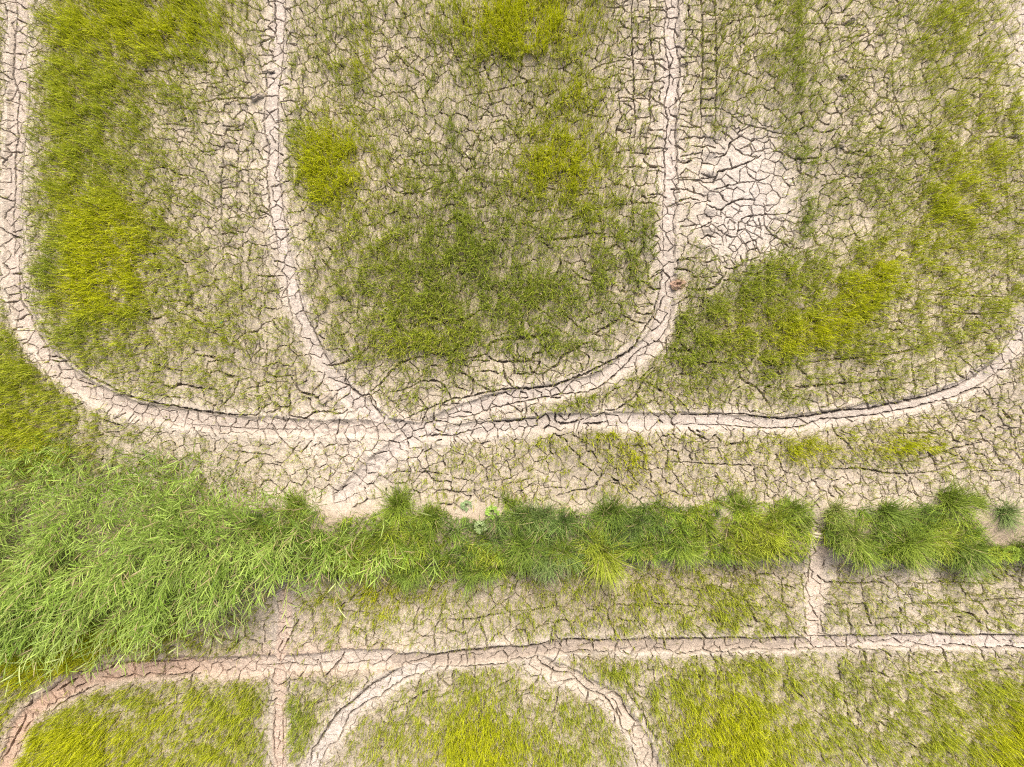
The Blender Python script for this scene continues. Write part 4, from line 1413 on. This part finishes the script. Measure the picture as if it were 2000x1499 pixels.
# ------------------------------------------------------------------ tussocks along the bank
G1 = (0.165, 0.24, 0.035); G2 = (0.225, 0.305, 0.038); G3 = (0.31, 0.37, 0.035); G4 = (0.185, 0.26, 0.075); G5 = (0.25, 0.295, 0.07)
TUSS = [  # px, py, reach px, blades, colour, lean az (deg) or None, label
    (1625, 1000, 34, 300, G5, None, 'olive tussock just right of the gap in the bank'),
    (1640, 1040, 40, 320, G5, 260, 'olive tussock bending over the dark hollow beside the broken wood'),
    (1718, 1005, 44, 420, G1, None, 'dark green round tussock right of the small bare hole in the bank'),
    (1665, 1062, 56, 420, G2, 270, 'bright tussock fanning down from the bank below the small bare hole'),
    (1755, 1055, 64, 460, G2, 300, 'large tussock with long blades swept down to the right'),
    (1840, 985, 58, 480, G2, 80, 'tall spiky tussock reaching up over the bare soil at the right'),
    (1822, 1040, 44, 380, G3, None, 'yellow green tussock in the thick of the right hand clump'),
    (1862, 1072, 58, 460, G1, 295, 'dark tussock at the lower right corner of the thick clump'),
    (1944, 998, 46, 330, G4, None, 'lone bluish green tussock standing on pale soil at the right'),
    (1988, 1068, 46, 360, G1, 285, 'tussock cut by the right edge of the picture'),
    (1905, 985, 30, 200, G2, 60, 'small thin tussock between the tall spiky one and the lone bluish one'),
    (1002, 985, 32, 300, G2, 100, 'small bright green tussock poking above the top of the bank at mid picture'),
    (1060, 1005, 52, 420, G4, 110, 'bluish grass tussock right of the small bright one'),
    (1195, 1000, 54, 420, G1, 90, 'deep green tussock on the upper edge of the bank left of the dry weeds'),
    (1172, 1066, 66, 520, G3, 280, 'star shaped yellow green tussock with a dark centre spilling over the lower edge'),
    (1015, 1060, 52, 420, G1, 262, 'dark tussock hanging over the lower edge left of the star shaped one'),
    (1080, 1078, 50, 400, G4, 258, 'grey green tussock between the dark one and the star shaped one'),
    (1328, 1068, 44, 360, G2, 270, 'flat star of grass at the lower edge right of the star shaped tussock'),
    (1440, 985, 46, 380, G2, 90, 'bright tussock on the upper edge above the yellow grass carpet'),
    (1525, 1000, 44, 340, G2, None, 'leafy tussock at the right end of the yellow carpet by the gap'),
    (585, 982, 40, 320, G2, 95, 'short green tussock on the upper edge at the end of the cane grass'),
    (778, 985, 58, 460, G2, 90, 'broad green tussock at the upper edge under the straw stalk'),
    (845, 1000, 40, 320, G2, 60, 'smaller green tussock just right of the broad one'),
    (930, 1112, 46, 380, G1, 270, 'tussock hanging down onto the seedlings below the yellowed patch'),
    (800, 1112, 46, 360, G1, 265, 'dark tussock at the lower edge shading the soil beneath it'),
    (700, 1075, 44, 320, G3, 250, 'yellowish tussock among fallen cane leaves'),
]
def tussock(i, s):
    px, py, reach, nb, colr, laz, lab = s
    r = np.random.default_rng(500 + i)
    x, y = P(px, py)
    z = float(ground_z(np.array([x]), np.array([y]))[0])
    root = empty('grass_tussock', (x, y, z))
    tag(root, lab, 'grass tussock', 'grass tussocks on the bank')
    rr = reach / 100.0
    def blades(n, dry):
        az = r.uniform(0, 2 * math.pi, n)
        if laz is not None:
            pick = r.random(n) < 0.45
            az[pick] = R(laz) + r.normal(0, 0.6, pick.sum())
        ns = 5
        sa = r.uniform(0, 2 * math.pi, ns); sd = r.uniform(0.0, 0.55, ns) * rr; sl = r.uniform(0.6, 1.25, ns); sb = r.uniform(0, 2 * math.pi, ns)
        pk = r.integers(0, ns, n)
        az = np.where(r.random(n) < 0.3, sb[pk] + r.normal(0, 0.7, n), az)
        b = np.abs(r.normal(0, rr * 0.13, n)); ba = az + r.normal(0, 0.9, n)
        base = np.stack([b * np.cos(ba) + sd[pk] * np.cos(sa[pk]), b * np.sin(ba) + 0.8 * sd[pk] * np.sin(sa[pk]), np.full(n, -0.03)], 1)
        L = rr * r.uniform(0.55, 1.25, n) * sl[pk]
        l0 = np.abs(r.normal(0.28, 0.2, n)); l1 = l0 + r.uniform(0.2, 1.7, n)
        c = np.array([[0.36, 0.29, 0.15]]) if dry else np.array([colr])
        c = np.repeat(c, n, 0) * r.uniform(0.7, 1.35, (n, 1))
        if dry: l1 += 0.3
        return ribbons(base, az, L, r.uniform(0.008, 0.013, n), l0, l1, r.uniform(-0.5, 0.5, n), c * 0.8, c * 1.15, 5)
    new_obj('leaf_clump', np_mesh('leaf_clump', *blades(nb, False)), M_BANK, root)
    new_obj('dry_leaf', np_mesh('dry_leaf', *blades(max(10, nb // 14), True)), M_BANK, root)
for i, s in enumerate(TUSS): tussock(i, s)

# ------------------------------------------------------------------ small leafy weeds
def weed(px, py, rad, n, colr, lab, seed):
    r = np.random.default_rng(seed)
    x, y = P(px, py); z = float(ground_z(np.array([x]), np.array([y]))[0])
    root = empty('leafy_weed', (x, y, z))
    tag(root, lab, 'weed', 'small broad leaved weeds on the bank')
    az = r.uniform(0, 2 * math.pi, n); rr = rad / 100.0
    L = rr * r.uniform(0.5, 1.1, n)
    c = np.repeat(np.array([colr]), n, 0) * r.uniform(0.8, 1.2, (n, 1))
    z0 = np.zeros(n)
    stems = ribbons(np.stack([z0, z0, z0 - 0.02], 1), az, L + 0.1, np.full(n, 0.006), np.full(n, 0.25), 0.5 + L / rr * 0.6, z0, c * 0.8, None, 4, 'stem')
    tips = stems[0].reshape(n, 7, 3)[:, 6]
    parts = []
    for q in range(4):
        la = az + q * 1.6 + r.normal(0, 0.3, n)
        parts.append(ribbons(tips - np.array([0, 0, 0.004 * q]), la, r.uniform(0.03, 0.06, n), r.uniform(0.014, 0.024, n), np.full(n, 1.1), np.full(n, 1.7), r.normal(0, 0.3, n), c, c * 1.1, 5, 'lance'))
    new_obj('stem_cluster', np_mesh('stem_cluster', *stems), M_BANK, root)
    new_obj('leaf_rosette', np_mesh('leaf_rosette', *join(parts)), M_BANK, root)
weed(962, 996, 9, 34, (0.25, 0.40, 0.06), 'bright lime green weed at the top edge of the bank', 1)
weed(940, 1023, 8, 26, (0.28, 0.36, 0.15), 'pale grey green weed in the dark grass of the bank', 2)
weed(912, 985, 6, 18, (0.20, 0.29, 0.12), 'small dull green weed on soil above the bank left of the lime green one', 3)
weed(1255, 1075, 8, 40, (0.40, 0.38, 0.07), 'small yellow weed near the lower edge right of the star shaped tussock', 4)
weed(1918, 1075, 14, 60, (0.27, 0.34, 0.03), 'yellow green weed low on the bank nearest the thick clump', 5)
weed(1948, 1074, 14, 60, (0.22, 0.31, 0.03), 'yellow green weed low on the bank nearest the picture edge', 6)

# ------------------------------------------------------------------ broken wood in the gap, scrap, burrow, clods
M_WOOD = plain_material('weathered_wood', (0.33, 0.27, 0.20), (0.52, 0.45, 0.36), 9, 0.8, (1, 8, 8))
M_CLOD = plain_material('clay_clod', (0.24, 0.20, 0.155), (0.40, 0.345, 0.275), 14, 0.95)
M_MUD = plain_material('wet_mud', (0.20, 0.125, 0.085), (0.36, 0.245, 0.175), 18, 0.9)
M_SCRAP = plain_material('faded_plastic', (0.07, 0.24, 0.15), (0.17, 0.37, 0.25), 22, 0.45)

def slat_arrays(l, w, h, seed, bow=0.01):
    """a split piece of wood: curved section, ragged ends"""
    r = np.random.default_rng(seed)
    n, m = 14, 9
    V = []
    for lay in (0, 1):
        for a in range(n):
            for b in range(m):
                u = a / (n - 1) - 0.5; v = b / (m - 1) - 0.5
                ll = l + 0.02 * math.sin(b * 2.1 + seed) * (1 if abs(u) > 0.45 else 0)
                z = h * (1 - (2 * v) ** 2) * 0.9 + bow * (1 - 4 * u * u) + r.normal(0, 0.0006)
                V.append((u * ll, v * w, z + (0.007 if lay else 0.0)))
    F = []
    for lay in (0, 1):
        o = lay * n * m
        for a in range(n - 1):
            for b in range(m - 1):
                q = [o + a * m + b, o + (a + 1) * m + b, o + (a + 1) * m + b + 1, o + a * m + b + 1]
                F.append(q if lay else q[::-1])
    o = n * m
    rim = [a * m for a in range(n)] + [(n - 1) * m + b for b in range(1, m)] + [a * m + m - 1 for a in range(n - 2, -1, -1)] + [b for b in range(m - 2, 0, -1)]
    for p, q in zip(rim, rim[1:] + rim[:1]):
        F.append([p, q, o + q, o + p])
    return np.array(V), np.array(F)

def place(px, py, dz=0.0):
    x, y = P(px, py)
    return (x, y, float(ground_z(np.array([x]), np.array([y]))[0]) + dz)
root = empty('split_post', place(1591, 1043, 0.10)); root.rotation_euler = (0, 0.05, R(-10))
tag(root, 'short split wooden post lying flat across the gap in the bank', 'post')
for yy, w, sd in ((0.028, 0.05, 3), (-0.03, 0.045, 8)):
    V, F = slat_arrays(0.23, w, 0.018, sd)
    o = new_obj('wood_half', np_mesh('wood_half', V, F), M_WOOD, root); o.location = (0, yy, 0.004 * sd)
root = new_obj('wooden_stake', np_mesh('wooden_stake', *slat_arrays(0.24, 0.034, 0.012, 5)), M_WOOD)
root.location = place(1580, 1056, 0.06); root.rotation_euler = (0.1, -0.35, R(86))
tag(root, 'thin pale wooden stake standing below the split post', 'stake')

def clod(px, py, rx, ry, rz, rot, mat, name, lab, cat, group, seed):
    r = np.random.default_rng(seed)
    n, m = 26, 13
    th = np.linspace(0, 2 * math.pi, n, endpoint=False); ph = np.linspace(-0.45 * math.pi, 0.499 * math.pi, m)
    T, Q = np.meshgrid(th, ph, indexing='ij')
    k = 1 + 0.22 * np.sin(2 * T + seed) + 0.15 * np.sin(3 * T + 2 * Q + seed * 2) + 0.12 * np.sin(5 * T - 3 * Q + seed) + r.normal(0, 0.05, T.shape)
    V = np.stack([np.cos(Q) * np.cos(T) * k * rx / 100, np.cos(Q) * np.sin(T) * k * ry / 100, np.clip(np.sin(Q), -0.5, 0.82) * k * rz / 100], -1).reshape(-1, 3)
    F = [[a * m + b, ((a + 1) % n) * m + b, ((a + 1) % n) * m + b + 1, a * m + b + 1] for a in range(n) for b in range(m - 1)]
    o = new_obj(name, np_mesh(name, V, np.array(F)), mat)
    o.location = place(px, py, rz * 0.003); o.rotation_euler = (r.normal(0, 0.2), r.normal(0, 0.2), R(rot))
    tag(o, lab, cat, group)
GC = 'clods of upturned clay in the plots'
CL = [(1662, 40, 9, 6, 9, 40, 'grey clay clod beside the green strip near the top right'),
      (1648, 152, 9, 7, 8, 20, 'flat clay clod among thin seedlings second below the top right clod'),
      (1668, 218, 9, 5, 8, 70, 'narrow clay clod standing on edge right of the green strip'),
      (1642, 282, 8, 7, 8, 10, 'clay clod above the large crack right of the bare white patch'),
      (1580, 400, 8, 7, 9, 50, 'clay clod caught in green blades at the edge of the bare white patch'),
      (524, 140, 10, 5, 4, 5, 'clay clod at the head of the narrow pale rut'),
      (507, 190, 12, 7, 8, 30, 'broad clay lump left of the narrow pale rut where the long crack ends'),
      (1220, 1262, 7, 6, 5, 60, 'brown clay clod in the straight rut below the bank'),
      (1428, 1274, 6, 5, 5, 20, 'small brown clod on the lower edge of the straight rut'),
      (1560, 592, 9, 12, 7, 10, 'upright clay clod between bright rice tufts right of the middle rut'),
      (1585, 632, 14, 6, 7, 0, 'dark clay slab in the thick yellow rice right of the middle rut'),
      (640, 775, 16, 10, 6, 20, 'broad clay hump beside the pale crossing of the ruts')]
for i, c in enumerate(CL):
    clod(c[0], c[1], c[2], c[3], c[4], c[5], M_CLOD, 'clay_clod', c[6], 'clay clod', GC, 40 + i)

def burrow():
    n, rings = 40, [(0.135, -0.012), (0.105, 0.012), (0.08, 0.034), (0.062, 0.046), (0.046, 0.040), (0.038, 0.015), (0.034, -0.04), (0.03, -0.10)]
    r = np.random.default_rng(5)
    V = []
    for k, (rad, z) in enumerate(rings):
        for a in range(n):
            t = 2 * math.pi * a / n
            j = 1 + 0.16 * math.sin(2 * t + 1) + 0.10 * math.sin(5 * t + k) + r.normal(0, 0.05)
            V.append((rad * j * math.cos(t), rad * j * 0.85 * math.sin(t), z + (r.normal(0, 0.005) if k < 5 else 0)))
    F = [[k * n + a, k * n + (a + 1) % n, (k + 1) * n + (a + 1) % n, (k + 1) * n + a] for k in range(len(rings) - 1) for a in range(n)]
    root = empty('burrow_mound', place(1324, 556, 0.015))
    tag(root, 'reddish mud mound round a dark burrow hole beside the middle rut', 'burrow')
    new_obj('mud_rim', np_mesh('mud_rim', np.array(V), np.array(F)), M_MUD, root)
    o = rings[-1]
    vb = np.array([(o[0] * 1.1 * math.cos(2 * math.pi * a / n), o[0] * math.sin(2 * math.pi * a / n), -0.095) for a in range(n)] + [(0, 0, -0.1)])
    fb = np.array([[a, (a + 1) % n, n] for a in range(n)])
    new_obj('hole_floor', np_mesh('hole_floor', vb, fb), M_MUD, root)
burrow()

def scrap():
    n, m = 14, 6
    V = []
    for lay in (0, 1):
        for a in range(n):
            for b in range(m):
                u = a / (n - 1); v = b / (m - 1) - 0.5
                w = 0.055 * (0.35 + 1.5 * u * (1.15 - u)) * (1 + 0.2 * math.sin(9 * u))
                x = 0.17 * (u - 0.5); yv = v * w + 0.05 * (u - 0.45) ** 2 * 4 - 0.02
                V.append((x, yv, 0.03 + 0.02 * math.sin(5 * u) + 0.5 * abs(v) * w + (0.002 if lay else 0)))
    F = []
    for lay in (0, 1):
        o = lay * n * m
        for a in range(n - 1):
            for b in range(m - 1):
                q = [o + a * m + b, o + (a + 1) * m + b, o + (a + 1) * m + b + 1, o + a * m + b + 1]
                F.append(q if lay else q[::-1])
    o = new_obj('plastic_scrap', np_mesh('plastic_scrap', np.array(V), np.array(F)), M_SCRAP)
    o.location = place(433, 627, 0.015); o.rotation_euler = (0.1, 0.05, R(62))
    tag(o, 'small curled teal green scrap lying on the left rice plot', 'scrap')
scrap()
print('done')
